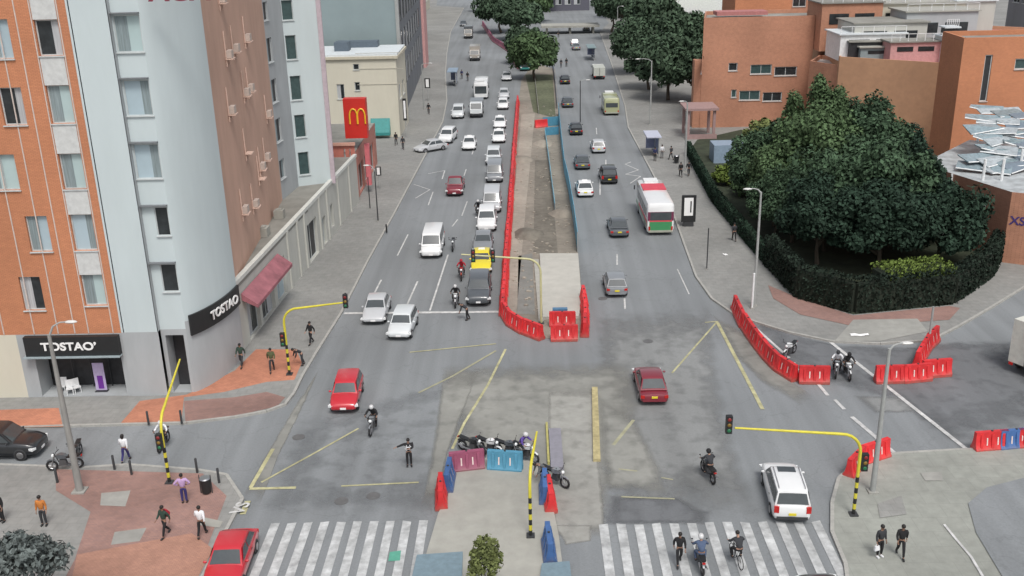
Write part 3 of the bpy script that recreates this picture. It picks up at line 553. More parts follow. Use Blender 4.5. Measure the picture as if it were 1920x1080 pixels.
# --- grey tall building behind
GB=empty('office_block',(0,0,0),0,'teal grey windowless office block with dark glazed side wall','building')
Y=150.; l=AY(600,60,Y)[0]; r=AY(752,150,Y)[0]
facade(GB,(-55,Y),(r,Y),.13,34,[],WALLT); 
facade(GB,(r,Y),(-20.2,206),.13,34,[(3+6*i,7.6+6*i,4+5.*j,7.6+5.*j,GLASSD) for i in range(8) for j in range(5)],WALLD,.1,sill=False,frame=DGREY)
MB().box(r,Y-.05,17,.5,.3,34).build('pilaster',POLE,GB)
x=sheet_mb(); x.sheet([(-55,150),(r,150),(-20.2,206),(-55,206)],34); x.build('roof',ROOFG,GB)
tag(MB().box(-20.9,209.5,16,2.4,6,32).build('pink_tower',PINK),'narrow pink tower strip beyond the grey office block','building')
for i,(cx,cy,sx,sy,h,m,lb) in enumerate(((-33,250,16,40,18,WALLG,'grey block lining the far left pavement beyond the pink strip'),(-40,330,16,60,22,WALLC,'pale block at the far left end of the avenue'))):
    b=empty('street_block',(0,0,0),0,lb,'building')
    facade(b,(cx-sx/2,cy-sy/2),(cx+sx/2,cy-sy/2),0,h,[(1+3*k,2.8+3*k,3+3.4*j,4.8+3.4*j,GLASSD) for k in range(5) for j in range(4)],m,.2)
    facade(b,(cx+sx/2,cy-sy/2),(cx+sx/2,cy+sy/2),0,h,[(2+4*k,4.5+4*k,3+3.4*j,4.8+3.4*j,GLASSD) for k in range(int(sy/4)-1) for j in range(4)],m,.2)
    x=sheet_mb(); x.sheet([(cx-sx/2,cy-sy/2),(cx+sx/2,cy-sy/2),(cx+sx/2,cy+sy/2),(cx-sx/2,cy+sy/2)],h); x.build('roof',ROOFG,b)
# --- right brick complex
def block(name,label,p,z1,m,opsF=(),opsS=(),roofm=ROOFG,z0=0.,parapet=True,cat='building',roofz=None):
    """p = four corners: front-left, front-right, back-right, back-left"""
    b=empty(name,(0,0,0),0,label,cat)
    facade(b,p[0],p[1],z0,z1,list(opsF),m,.2,fw=.1); facade(b,p[3],p[0],z0,z1,list(opsS),m,.2)
    x=sheet_mb(); wallmb(x,p[1],p[2],z0,z1,[],0); wallmb(x,p[2],p[3],z0,z1,[],0); x.build('wall',m,b)
    x=sheet_mb(); x.sheet(p,roofz or z1-.45); x.build('roof',roofm,b)
    if parapet:
        x=MB()
        for a,c in zip(p,p[1:]+p[:1]):
            a=Vector(a);c=Vector(c);d=(c-a);L=d.length;q=(a+c)/2; nn=Vector((d.y,-d.x)).normalized(); x.box(q.x-nn.x*.12,q.y-nn.y*.12,z1-.2,L-.3,.22,.5,math.atan2(d.y,d.x))
        x.build('parapet',m,b)
    return b
f0,f1=(24.6,139.),(39.6,139.)
opsF=[pop(f0,f1,1366,118,1383,133,GLASSD),pop(f0,f1,1407,121,1447,139,GLASSG),pop(f0,f1,1452,125,1494,142,GLASSD),pop(f0,f1,1371,168,1381,183,GLASSG),pop(f0,f1,1386,170,1425,188,GLASSG),pop(f0,f1,1430,173,1466,190,GLASSD)]
BA=block('brick_school','large salmon brick building with two rows of strip windows behind the park trees',[f0,f1,(41.5,149),(26.5,149)],15.0,BRICKR,opsF,[(3,6,8,10,GLASSD),(10,13,8,10,GLASSD)])
MB().box(30.5,144,15.2,7,3,.5).build('roof_panel',ROOFR,BA)
MB().box(24.15,139.9,4.7,1.1,1.6,9.4).build('side_annex',BRICKR,BA)
x=MB(); 
for (ax_,ay_) in ((21.8,131.5),(25.2,131.5),(21.8,135.5),(25.2,135.5)): x.box(ax_,ay_,2.,.35,.35,4.)
x.box(23.5,133.5,4.1,4.4,5,.3).box(23.5,131.4,.4,4.2,.2,.7); tag(x.build('entrance_porch',mat('dusty pink frame',(.33,.22,.21),.7)),'dusty pink open porch frame at the left foot of the brick building','porch')
block('brick_hall','long lower tan brick hall with a red and grey roof running behind the trees',[(39.3,126.),(51.2,117),(80,150),(48,178)],11.2,mat('tan brick',(.50,.285,.17),.85,var=.08,scale=1.5,big=.1),[],[],ROOFR)
block('brick_wing','salmon brick link wing with pale skylight roof',[(37.2,131.5),(40.4,125.4),(44,128),(40.2,137.5)],10.0,BRICKR,[],[],mat('pale roofing',(.52,.50,.48),.7))
D0,D1=(45.3,105.),(58.,105.)
BD=block('brick_tower_block','orange brick block with a tall narrow slot behind the glass roofs on the right',[D0,D1,(58.6,111.5),(45.7,111.5)],15.6,BRICKO,[pop(D0,D1,1842,103,1856,190,DARK),pop(D0,D1,1903,110,1925,130,GLASSG)],[])
# rooftop clutter on hall
rt=random.Random(5)
RS=[(1628,86,12.2,8,6,1.6,WHITE,'long white rooftop shed behind the salmon wing'),(1650,74,12.6,9,7,2.4,WALLP,'cream rooftop terrace room with a dark strip window'),(1745,68,12.6,9,6,3.4,WALLG,'grey rooftop plant room left of the orange block'),(1790,98,11.8,4,3,2.0,WHITE,'small white tank housing at the end of the tan hall roof'),(1708,98,11.8,6,3,1.4,PINK,'low pink service box on the tan hall roof'),(1668,104,11.4,7,2,1.,WALLT,'low dark green grey vent housing at the front of the hall roof'),(1775,98,11.8,1.4,1.6,3.0,BLACK,'black upright cooling unit at the end of the hall roof'),(1640,100,11.4,7,3,1.6,DARK,'dark open roof well beside the pink service box'),(1700,44,13.5,12,8,3.,WALLC,'pale rooftop pavilion near the top of the view'),(1810,56,12.6,5,5,4.,WALLP,'small cream rooftop cabin beside the dark glazed block'),(1580,50,13.4,8,7,3.4,BRICKR,'small salmon brick rooftop room near the top of the view')]
for k,(px,py,zz_,sx,sy,sz,m,lb) in enumerate(RS):
    c=G(px,py,zz_); b=empty('rooftop_structure',(0,0,0),0,lb,'roof structure')
    c=(c[0],max(c[1],126-(c[0]-sx/2-39.3)*.756+sy/2+.9)) if c[0]<66 else c
    x=MB(); x.box(c[0],c[1],(10.6+zz_+sz)/2,sx,sy,zz_+sz-10.6).build('wall',m,b); MB().box(c[0],c[1],zz_+sz+.02,sx+.5,sy+.5,.16).build('roof',(ROOFW,ROOFG,CONC2)[k%3],b)
    if sx>5:
        for j in range(2): MB().box(c[0]+(j-.5)*sx*.42,c[1]-sy/2-.02,zz_+sz*.40,sx*.32,.06,sz*.4).build('window',GLASSD,b)
    if k%2==0:
        rl=MB()
        for j in range(7): rl.box(c[0]-sx/2+sx*j/6,c[1]-sy/2,zz_+sz+.5,.06,.06,.9)
        rl.box(c[0],c[1]-sy/2,zz_+sz+.95,sx,.06,.06).build('railing',WHITE,b)
    for j in range(2):
        q=(c[0]+rt.uniform(-sx,sx)*.45,c[1]+sy*.5+.8+rt.random()*1.5); MB().box(q[0],q[1],11.2,rt.uniform(.6,1.4),rt.uniform(.5,1.2),.9).build('duct',(CONC2,WHITE,DGREY)[(j+k)%3],b)
FB=[((56,196),16,14,15,BRICKR,'salmon brick block in the second row behind the hall roof'),((76,200),18,16,14,WALLP,'cream block with balconies at the top right'),((92,172),16,14,16,WALLD,'dark glazed block at the top right corner'),((43,190),10,12,17,BRICKO,'orange brick block at the top behind the school'),((92,140),20,14,13.5,mat('dark slate wall',(.06,.075,.08),.6),'very dark block at the right edge of the top'),((64,225),30,16,15,WALLG,'grey block far behind the brick roofs')]
for (c,sx,sy,h,m,lb) in FB:
    p=[(c[0]-sx/2,c[1]-sy/2),(c[0]+sx/2,c[1]-sy/2),(c[0]+sx/2,c[1]+sy/2),(c[0]-sx/2,c[1]+sy/2)]
    block('brick_block' if 'brick' in lb else 'city_block',lb,p,h,m,[(1.5+3.4*k,3.9+3.4*k,h-1.6-3.4*j-1.4,h-1.6-3.4*j,GLASSD) for k in range(int(sx/3.4)) for j in range(4)],[(1.5+3.4*k,3.9+3.4*k,h-3,h-1.6,GLASSD) for k in range(int(sy/3.4))])
wb=[AY(1240,20,255)[0],AY(1345,20,255)[0]]
block('white_building','white building with a dark triple window above the lime and orange canopy',[(wb[0],255),(wb[1]+14,255),(wb[1]+14,275),(wb[0],275)],14.,WHITE,[pop((wb[0],255),(wb[1]+14,255),1255,13,1276,33,GLASSG)],[])
x=MB(); secs=[]
for i in range(9):
    a=PI*i/8; 
    secs.append([(wb[0]+2+11*i/8,246,3.2+1.6*math.sin(a)),(wb[0]+2+11*i/8,252,3.9+1.6*math.sin(a)),(wb[0]+2+11*i/8,252,3.7+1.6*math.sin(a)),(wb[0]+2+11*i/8,246,3.0+1.6*math.sin(a))])
cn=x.loft(secs).build('canopy',mat('lime canopy',(.33,.50,.05),.6),None); tag(cn,'lime green arched canopy with an orange fascia before the white building','canopy'); MB().box(wb[0]+7.5,246,1.5,11,.3,3).build('fascia',mat('orange fascia',(.60,.25,.10),.6),cn)
# E building + glass roofs
e0,e1,e2=(38.6,86.5),(39.8,78.6),(47.,74.5)
BE=empty('brick_annex',(0,0,0),0,'brown and tan brick annex with painted marks at the right edge beside the hedge','building')
facade(BE,(36.4,90.),(39.9,79.6),.13,6.2,[(7.2,8.4,4.4,5.2,GLASSD)],BRICKD,.15); facade(BE,(39.9,79.6),(50,74),.13,6.2,[(6,8,3,4.6,GLASSD)],BRICKR,.15)
x=sheet_mb(); x.sheet([(36.4,90),(39.9,79.6),(50,74),(60,90),(45,100)],6.15); x.build('roof',mat('dull roof sheet',(.40,.43,.44),.5,var=.3,scale=1.),BE)
tp=[AY(1852,350,84)]; MB().tube([(37.6,86.0,6.2),(37.75,85.8,3),(37.5,86.1,.5)],.09,6).build('downpipe',WHITE,BE)
gt=onplane(1908,415,(39.9,79.6),(50,74)); dd=(Vector((50,74))-Vector((39.9,79.6))).normalized(); nn=Vector((dd.y,-dd.x)); q=Vector((39.9,79.6))+dd*gt[0]+nn*.03
text_mesh('XS',1.0,mat('purple paint marks',(.05,.03,.16),.7),'painted_mark',.005,BE,(q.x,q.y,gt[1]),(R(90),0,math.atan2(dd.y,dd.x)),1.,bold=.02)
gr=random.Random(9); AC=empty('glass_roof',(0,0,0),0,'stacked pale blue glass and metal skylight roofs above the brown annex','glass roof')
for i in range(26):
    px=1850+(i%4)*24+gr.uniform(-8,8); py=205+i*4.6; zz_=9.6-.13*i; c=G(px,py,zz_)
    x=MB(); hx,hy=gr.uniform(1.0,2.3),gr.uniform(.4,.9); t=gr.uniform(-.5,.6); ro=gr.uniform(-.5,.5); cs,sn=math.cos(ro),math.sin(ro)
    rotp=lambda q:(c[0]+(q[0]-c[0])*cs-(q[1]-c[1])*sn,c[1]+(q[0]-c[0])*sn+(q[1]-c[1])*cs,q[2])
    x.loft([[rotp(q) for q in ((c[0]+s*hx,c[1]-hy,zz_-t*s*.6-.12),(c[0]+s*hx,c[1]+hy,zz_+.25),(c[0]+s*hx,c[1]+hy,zz_+.32),(c[0]+s*hx,c[1]-hy,zz_-t*s*.6))] for s in (-1,1)]).build('roof_panel',(mat('dull glass',(.24,.31,.34),.25,var=.3),mat('dull metal sheet',(.36,.40,.42),.5,var=.3),mat('grey glass',(.20,.26,.28),.25,var=.3),mat('blue grey sheet',(.16,.20,.24),.4))[i%4],AC)
    MB().tube([rotp((c[0]-hx,c[1]-hy-.08,zz_+t*.6-.05)),rotp((c[0]+hx,c[1]-hy-.08,zz_-t*.6-.05))],.06,5).build('rail',WHITE,AC)
x=MB()
for px,py in ((1845,320),(1880,320),(1915,300),(1835,250)): c=G(px,py,7); x.tube([(c[0],c[1],0),(c[0],c[1],8)],.12,6)
x.build('post',WHITE,AC)
x=sheet_mb();x.sheet([(41,88),(60,84),(60,104.5),(44,104.5)],.15); struct('yard_ground',x,CONC)
# far end
block('far_building','dark wide building closing the avenue at the top of the view',[(1,335),(22,335),(22,350),(1,350)],16,mat('dark violet grey wall',(.10,.10,.125),.7),[(1+3*k,3+3*k,2+3.6*j,4.4+3.6*j,GLASSD) for k in range(6) for j in range(3)],[])
x=MB(); x.box(12.5,268,1.9,15,7,.5); [x.box(a,268,.9,.5,5,1.7) for a in (6.5,12.5,18.5)]; tag(x.build('footbridge',CONC2),'pale grey low bridge slab across the far end of the right lanes','bridge')
# ================================================================ VEHICLES
KIND={ # L,W,H,belt, cabin base rear/front, roof rear/front (fractions), roof halfwidth factor
 'sedan':(4.45,1.76,1.45,.92,-.40,.22,-.24,.05,.74,.86,.74),
 'hatch':(4.0,1.70,1.50,.94,-.475,.24,-.38,.08,.76,.95,.78),
 'suv':(4.65,1.86,1.72,1.06,-.48,.24,-.42,.08,.78,1.0,.84),
 'minivan':(5.1,1.88,1.98,1.12,-.492,.38,-.47,.24,.84,1.0,.80),
 'pickup':(5.1,1.82,1.75,1.02,-.06,.22,-.02,.09,.76,.84,.90)}
def car_proto(kind,pm,taxi=False,rack=False):
    L,Wd,Hh,bz,cr0,cf0,rr,rf,rw,tz,nz=KIND[kind]
    root=empty('parked_car' if kind!='pickup' else 'pickup_truck'); root.name={'sedan':'car','hatch':'car','suv':'suv','minivan':'minivan','pickup':'pickup_truck'}[kind]
    hw=Wd/2; zb=.24
    def sec(y,wf,zt,zlo):
        w_=hw*wf; h=zt-zlo
        r=[(w_*.80,zlo),(w_*.96,zlo+.10*h),(w_,zlo+.38*h),(w_*.995,zlo+.62*h),(w_*.965,zt-.10*h),(w_*.88,zt-.02),(w_*.55,zt+.012),(0,zt+.022)]
        return [(a,y,b) for a,b in r]+[(-a,y,b) for a,b in r[-2::-1]]
    tl=bz*tz; nl=bz*nz
    st=[(-.5,.80,tl*.86,.36),(-.488,.92,tl*.97,.28),(-.44,.975,tl,.24),(-.30,1,(tl+bz)/2 if kind!='pickup' else tl,.24),(-.1,1,bz if kind!='pickup' else bz*.98,.24),(.1,1,bz,.24),(.26,.995,bz*.99,.24),(.38,.97,(bz+nl)/2*1.01,.24),(.46,.91,nl*.98,.26),(.488,.84,nl*.88,.30),(.5,.72,nl*.74,.36)]
    MB().loft([sec(a*L,b,c,d) for a,b,c,d in st]).build('body',pm,root,True,50)
    # cabin
    yb0,yb1,yr0,yr1=cr0*L,cf0*L,rr*L,rf*L; bw=hw*.93; rwid=hw*rw
    def ring(y,wid,z):  return [(-wid,y,z),(-wid*.5,y,z+.02),(0,y,z+.028),(wid*.5,y,z+.02),(wid,y,z)]
    low=bz-.05
    secs=[[(-bw,yb0,low)]+[(a*1.0,yb0,low+.01) for a in (-bw*.5,0,bw*.5)]+[(bw,yb0,low)]+[(bw,yb0,low-.05),(-bw,yb0,low-.05)]]
    def full(y,wid,z,yl): return ring(y,wid,z)+[(bw,yl,low),(-bw,yl,low)]
    secs=[ring(yb0,bw,low+.01)+[(bw,yb0+.01,low-.02),(-bw,yb0+.01,low-.02)],
          ring(yr0-.05,rwid*.97,Hh-.05)+[(bw,yb0+(yr0-yb0)*.5,low),(-bw,yb0+(yr0-yb0)*.5,low)],
          ring(yr0+.12,rwid,Hh-.012)+[(bw,yr0+.1,low),(-bw,yr0+.1,low)],
          ring((yr0+yr1)/2,rwid*1.01,Hh)+[(bw,(yr0+yr1)/2,low),(-bw,(yr0+yr1)/2,low)],
          ring(yr1-.12,rwid,Hh-.02)+[(bw,yr1,low),(-bw,yr1,low)],
          ring(yr1+.06,rwid*.97,Hh-.07)+[(bw,yr1+(yb1-yr1)*.5,low),(-bw,yr1+(yb1-yr1)*.5,low)],
          ring(yb1,bw*.97,low+.01)+[(bw,yb1-.01,low-.02),(-bw,yb1-.01,low-.02)]]
    MB().loft(secs).build('roof',pm,root,True,42)
    e=.014
    def lerp(a,b,t): return a+(b-a)*t
    def endglass(y0,z0,w0,y1,z1,w1,sg,name):
        n=Vector((0,(z1-z0)*sg,abs(y1-y0))).normalized()*e*1.6; q=[]
        for t in (.12,.90):
            y=lerp(y0,y1,t);z=lerp(z0,z1,t);w_=lerp(w0,w1,t)*.90
            q.append([(a*w_,y+n.y,z+n.z+(.016 if abs(a)<.9 else 0)) for a in (-1,-.5,0,.5,1)])
        x=MB(); x.add(q[0]+q[1],[(i,i+1,i+6,i+5) for i in range(4)]); x.build(name,GLASS,root,True)
    endglass(yb1,low+.01,bw*.97,yr1+.06,Hh-.07,rwid*.97,1,'windshield')
    endglass(yb0,low+.01,bw,yr0-.05,Hh-.05,rwid*.97,-1,'rear_window')
    zl,zh=low+.10,Hh-.11
    for s in (-1,1):
        def sx(z): t=(z-low)/(Hh-low); return s*(lerp(bw,rwid,t)+e*1.2+.004)
        def yr_(z,front): 
            t=(z-low)/(Hh-.06-low); return lerp(yb1,yr1+.06,t)-.10 if front else lerp(yb0,yr0-.05,t)+.10
        mid=(yr0+yr1)/2+.12
        cuts=[(None,mid-.04),(mid+.04,None)] if kind!='minivan' else [(None,yr0+L*.24),(yr0+L*.24+.08,yr1-L*.19),(yr1-L*.19+.08,None)]
        if kind=='pickup': cuts=[(None,None)]
        for a,b in cuts:
            v=[]
            for z in (zl,zh):
                v+= [(sx(z),yr_(z,False) if a is None else a,z),(sx(z),yr_(z,True) if b is None else b,z)]
            if v[1][1]-v[0][1]<.1: continue
            MB().add(v,[(0,1,3,2)]).build('side_window',GLASS,root)
        MB().ball((s*(hw+.07),yb1-.28,bz+.04),(.10,.06,.07),8,5).build('side_mirror',pm,root,True)
        MB().box(s*(hw-.10-.02),L*.5-.20,nl*.74,.30,.26,.13,-s*.35).build('headlight',LAMPW,root,True)
        MB().box(s*(hw-.17),-L*.5+.05,tl*.80,.24,.12,.17 if kind not in('suv','minivan') else .34,s*.15).build('taillight',LAMPR,root,True)
        for y in (L*.305,-L*.31):
            r=.325 if kind in ('suv','pickup','minivan') else .305
            wh=MB().wheelx((0,0,0),r,.21,18).build('wheel',RUB,root,True,30,loc=(s*(hw-.085),y,r))
            rm=MB().wheelx((s*.095,0,0),r*.62,.05,12); rm.build('rim',CHROME,wh,True,30)
            MB().wheelx((s*(hw-.03),y,r+.01),r*1.13,.075,20).build('wheel_arch',DGREY,root)
        if kind!='pickup':
            MB().box(s*(hw+.003),mid-.25,bz-.16,.02,.16,.03).build('door_handle',DGREY,root)
    MB().box(0,L*.5-.05,.40,Wd*.62,.08,.20).build('grille',DGREY,root)
    MB().box(0,-L*.5+.03,.40,Wd*.80,.10,.16).build('rear_bumper',DGREY if kind in('suv','pickup') else pm,root)
    MB().box(0,L*.5-.002,.42,.36,.03,.13).build('number_plate',SIGW,root); MB().box(0,-L*.5-.03,.62,.36,.03,.13).build('number_plate',YELT,root)
    if kind=='pickup':
        MB().box(0,-L*.28,bz*.9-.0,Wd*.80,L*.36,.10).build('cargo_bed',DGREY,root)
    if taxi: MB().box(0,(yr0+yr1)/2,Hh+.07,.62,.20,.13,0,.8,.8).build('roof_sign',SIGW,root)
    if rack:
        for s in (-1,1): MB().tube([(s*rwid*.86,yr0+.15,Hh+.02),(s*rwid*.86,yr0+.25,Hh+.07),(s*rwid*.86,yr1-.25,Hh+.07),(s*rwid*.86,yr1-.15,Hh+.0)],.02,6).build('roof_rail',CHROME,root)
        MB().box(0,yr1-.35,Hh+.022,rwid*1.2,.5,.012).build('sunroof',GLASS,root)
    return root
PROTO={}
def car(kind,color,px,py,label,heading=180,extra_rz=0,taxi=False,rack=False,cat=None,centre=False,group=None,cr_=None):
    key=(kind,color,taxi,rack); L=KIND[kind][0]
    if key not in PROTO: o=PROTO[key]=car_proto(kind,PT[color],taxi,rack)
    else: o=copy_tree(PROTO[key])
    x,y=cr_ if cr_ else G(px,py)
    if not centre: y+=L/2
    o.location=(x,y,.03); o.rotation_euler=(0,0,R(heading+extra_rz))
    tag(o,label,cat or {'sedan':'car','hatch':'car','suv':'suv','minivan':'van','pickup':'pickup truck'}[kind],group); return o
# left carriageway (driving toward the camera)
car('sedan','silver',700,612,'silver sedan on the stop line, leftmost of the two beside each other',180)
car('hatch','pale',751,641,'pale silver hatchback just over the stop line right of the other silver car',180,-4)
car('suv','dgrey',897,577,'dark grey suv waiting at the stop line beside the red barriers',180)
car('sedan','yellow',902,517,'yellow taxi behind the dark grey suv under the signal arm',180,taxi=True)
car('sedan','grey',905,480,'grey car behind the yellow taxi beside the red barriers',180)
car('minivan','white',808,487,'white minivan alone in the middle left lanes',180,cat='minivan')
car('minivan','silver',922,402,'long silver grey van in the queue beside the red barriers',180)
car('suv','white',912,437,'white car squeezed between the grey car and the silver van',180)
car('minivan','grey',927,345,'grey panel van behind the silver van in the barrier queue',180)
car('suv','pale',925,312,'pale silver van high in the queue below the white taxis',180)
car('sedan','white',935,270,'first white taxi of the queue nearest the camera',180,taxi=True)
car('sedan','white',937,243,'second white taxi of the queue behind the first',180,taxi=True)
car('hatch','white',943,207,'small white car behind the white taxis',180)
car('hatch','silver',945,187,'silver white car at the tail of the long queue',180)
car('sedan','silver',950,153,'silver car alone behind the tail of the queue near the teal kiosk',180)
car('sedan','white',879,284,'white taxi in the open lane left of the queue',180,taxi=True)
car('suv','white',838,271,'white suv near the left kerb beyond the turning silver car',180,-8)
car('suv','pale',858,224,'pale car left of the grey truck',180)
car('sedan','silver',805,290,'silver car turning toward the left kerb',180,-52)
car('pickup','darkred',852,370,'dark red pickup with black cargo bed alone in the second lane',180)
car('hatch','red',642,779,'red hatchback with greenish windshield left in the junction',180,2)
car('sedan','red',428,1088,'large red car at the bottom left edge beside the zebra crossing',180,2,cr_=(-13.9,36.5))
# right carriageway (driving away)
car('hatch','grey',1157,560,'grey hatchback nearest in the right carriageway',0)
car('sedan','dgrey',1162,448,'dark grey sedan left of the bus',0)
car('suv','black',1143,347,'black suv behind the white taxi in the right carriageway',0)
car('sedan','white',1098,372,'white taxi in the right carriageway near the blue fence',0,taxi=True)
car('sedan','dgrey',1093,320,'dark grey car beside the blue fence ahead of the white taxi',0)
car('hatch','silver',1123,289,'silver hatchback in the middle of the right carriageway',0)
car('sedan','black',1081,255,'black car beside the end of the blue fence',0)
car('sedan','dgrey',1065,203,'dark car left of the pole in the far right carriageway',0)
car('sedan','black',1060,159,'black car under the far small lamp',0)
car('sedan','grey',1081,95,'grey car far up the right carriageway',0)
car('hatch','white',1078,87,'white car just ahead of the grey car far up the road',0)
car('hatch','white',1100,58,'white car nearly at the low bridge',0)
car('sedan','darkred',1227,763,'dark red sedan crossing the junction on the right',0,0)
car('suv','white',1492,986,'white suv with roof rails beside the right zebra crossing',0,-5,rack=True)
car('sedan','black',1525,1083,'black car with only its roof showing at the bottom edge',0,3,cr_=(12.6,32.6))
car('suv','black',50,868,'black suv waiting in the left side street',-90,0,cr_=(G(38,866)[0]-1.4,G(38,866)[1]+1.0),centre=True)
# bus / trucks
def bus(px,py,label,L,Wd,Hh,m,roofm,lowm,heading=0,green=False,name='bus',cat='bus'):
    b=empty(name,(0,0,0),0,label,cat); x,y=G(px,py); b.location=(x,y+L/2,.03); b.rotation_euler=(0,0,R(heading)); hw=Wd/2
    def sec(y,w_,z0,z1): 
        r=[(w_*.97,z0),(w_,z0+.3),(w_,z1-.35),(w_*.95,z1-.1),(w_*.8,z1),(0,z1+.04)]; return [(a,y,c) for a,c in r]+[(-a,y,c) for a,c in r[-2::-1]]
    MB().loft([sec(-L/2,hw*.95,.4,Hh-.25),sec(-L/2+.12,hw,.34,Hh-.04),sec(-L/2+.5,hw,.32,Hh),sec(L/2-.6,hw,.32,Hh),sec(L/2-.12,hw,.34,Hh-.1),sec(L/2,hw*.93,.4,Hh-.4)]).build('body',m,b,True,45)
    MB().box(0,-L/2-.01,Hh*.60,Wd*.78,.06,Hh*.25).build('rear_window',GLASS,b)
    MB().box(0,L/2+.0,Hh*.55,Wd*.84,.06,Hh*.42).build('windshield',GLASS,b)
    MB().box(0,-L/2-.015,Hh*.28,Wd*.84,.06,Hh*.30).build('engine_panel',lowm,b)
    if name=='bus' and L>8: MB().box(0,-L/2-.012,Hh*.455,Wd*.84,.05,Hh*.05).build('rear_stripe',roofm,b); [MB().box(s_*(hw+.006),-L*.12,Hh*.36,.03,L*.7,.5).build('side_stripe',roofm,b) for s_ in (-1,1)]; MB().box(0,-L/2-.01,Hh*.60,Wd*.96,.03,Hh*.27).build('rear_frame',mat('bus maroon',(.16,.03,.07),.4),b)
    n=max(3,int(L/1.6))
    for s in (-1,1):
        for i in range(n):
            yy=-L/2+.8+(L-2.0)*(i+.5)/n; MB().box(s*(hw+.005),yy,Hh*.64,.03,(L-2.0)/n-.14,Hh*.27).build('side_window',GLASS,b)
        for y_ in (L*.30,-L*.28):
            wh=MB().wheelx((0,0,0),.48,.3,20).build('wheel',RUB,b,True,30,loc=(s*(hw-.13),y_,.48)); MB().wheelx((s*.13,0,0),.27,.06,12).build('rim',CHROME,wh,True)
        MB().box(s*hw*.84,-L/2-.03,Hh*.22,.16,.06,.4).build('taillight',LAMPR,b); MB().box(s*hw*.78,L/2+.01,.75,.34,.06,.2).build('headlight',LAMPW,b)
        MB().box(s*(hw+.2),L/2-.1,Hh*.72,.12,.1,.42).build('side_mirror',DGREY,b)
        MB().box(s*(hw+.008),0,.95,.03,L-.6,.35).build('side_stripe',lowm,b)
    MB().box(0,-L/2-.02,.42,Wd*.9,.14,.2).build('bumper',mat('bumper grey',(.35,.36,.3),.5),b)
    MB().box(0,L*.12,Hh+.07,Wd*.90,L*.24,.08).build('roof_hatch',roofm,b); MB().box(0,L*.36,Hh+.12,Wd*.55,1.4,.20).build('roof_unit',WHITE,b)
    return b
bus(1238,442,'articulated city bus with white roof, red band and green rear at the right stop',9.5,2.5,3.1,PT['white'],mat('bus red roof',(.60,.06,.09),.5),PT['green'])
bus(902,187,'white bus facing the camera beyond the grey truck in the left carriageway',7.,2.3,2.9,PT['white'],WHITE,PT['white'],180,name='bus')
def truck(px,py,label,m,boxm,heading=180,L=6.4,Wd=2.2,Hh=2.9,cr_=None,rz=0):
    b=empty('box_truck',(0,0,0),0,label,'truck'); x,y=cr_ or G(px,py); b.location=(x,y+(0 if cr_ else L/2),.03); b.rotation_euler=(0,0,R(heading+rz)); hw=Wd/2
    MB().box(0,-.85,Hh/2+.35,Wd,L-1.9,Hh-.7).build('cargo_box',boxm,b)
    y0=L/2-1.8; cb=MB(); cb.loft([[(-hw*.94,y0,.5),(hw*.94,y0,.5),(hw*.94,y0,2.25),(-hw*.94,y0,2.25)],[(-hw*.94,L/2-.9,.45),(hw*.94,L/2-.9,.45),(hw*.9,L/2-.7,2.2),(-hw*.9,L/2-.7,2.2)],[(-hw*.92,L/2-.1,.45),(hw*.92,L/2-.1,.45),(hw*.9,L/2-.15,1.3),(-hw*.9,L/2-.15,1.3)]]).build('cab',m,b)
    x_=MB(); x_.add([(-hw*.82,L/2-.16,1.36),(hw*.82,L/2-.16,1.36),(hw*.80,L/2-.65,2.14),(-hw*.80,L/2-.65,2.14)],[(0,1,2,3)]); x_.build('windshield',GLASS,b)
    MB().box(0,L/2-.05,.55,Wd*.94,.14,.24).build('bumper',DGREY,b); MB().box(0,0,.62,Wd*.6,L-.6,.18).build('chassis',DGREY,b)
    MB().box(0,-L/2-.02,Hh/2+.35,.05,.04,Hh-.8).build('rear_door_seam',DGREY,b)
    for s in (-1,1):
        MB().box(s*hw*.72,L/2-.03,.85,.3,.12,.18).build('headlight',LAMPW,b); MB().box(s*hw*.8,-L/2+.06,.6,.25,.08,.16).build('taillight',LAMPR,b)
        MB().box(s*(hw+.1),L/2-.7,1.7,.1,.08,.35).build('side_mirror',DGREY,b)
        for y_ in (L/2-1.0,-L/2+1.2):
            wh=MB().wheelx((0,0,0),.40,.24,16).build('wheel',RUB,b,True,30,loc=(s*(hw-.13),y_,.40)); MB().wheelx((s*.1,0,0),.22,.06,12).build('rim',CHROME,wh,True)
    return b
truck(893,222,'grey white truck with dark windshield directly before the white bus',PT['pale'],PT['dgrey'],180,5.2,2.0,2.3)
truck(890,115,'tan box truck in the far left carriageway',PT['tan'],PT['tan'],180)
truck(878,73,'dark cage truck beyond the tan truck',PT['tan'],PT['dgrey'],180,5.2)
bus(1147,217,'olive green small bus seen from behind in the right carriageway',6.,2.3,2.6,PT['cream'],PT['cream'],PT['cream'])
truck(1124,150,'white flat truck beyond the cream truck at the right kerb',PT['white'],mat('paint bone',(.48,.50,.45),.5),0,6.2,2.1,2.2)
truck(0,0,'white box truck cut off by the right edge beyond the closed street',PT['white'],mat('box truck cream',(.62,.62,.56),.5),-60,7,2.4,3.6,cr_=(34.4,59.4))
car('sedan','dgrey',868,50,'dark car at the far top of the left carriageway',180)
bus(985,134,'teal green kiosk van parked under the median tree',5.,2.1,2.3,PT['teal'],PT['teal'],WHITE,180,name='kiosk_van',cat='van')
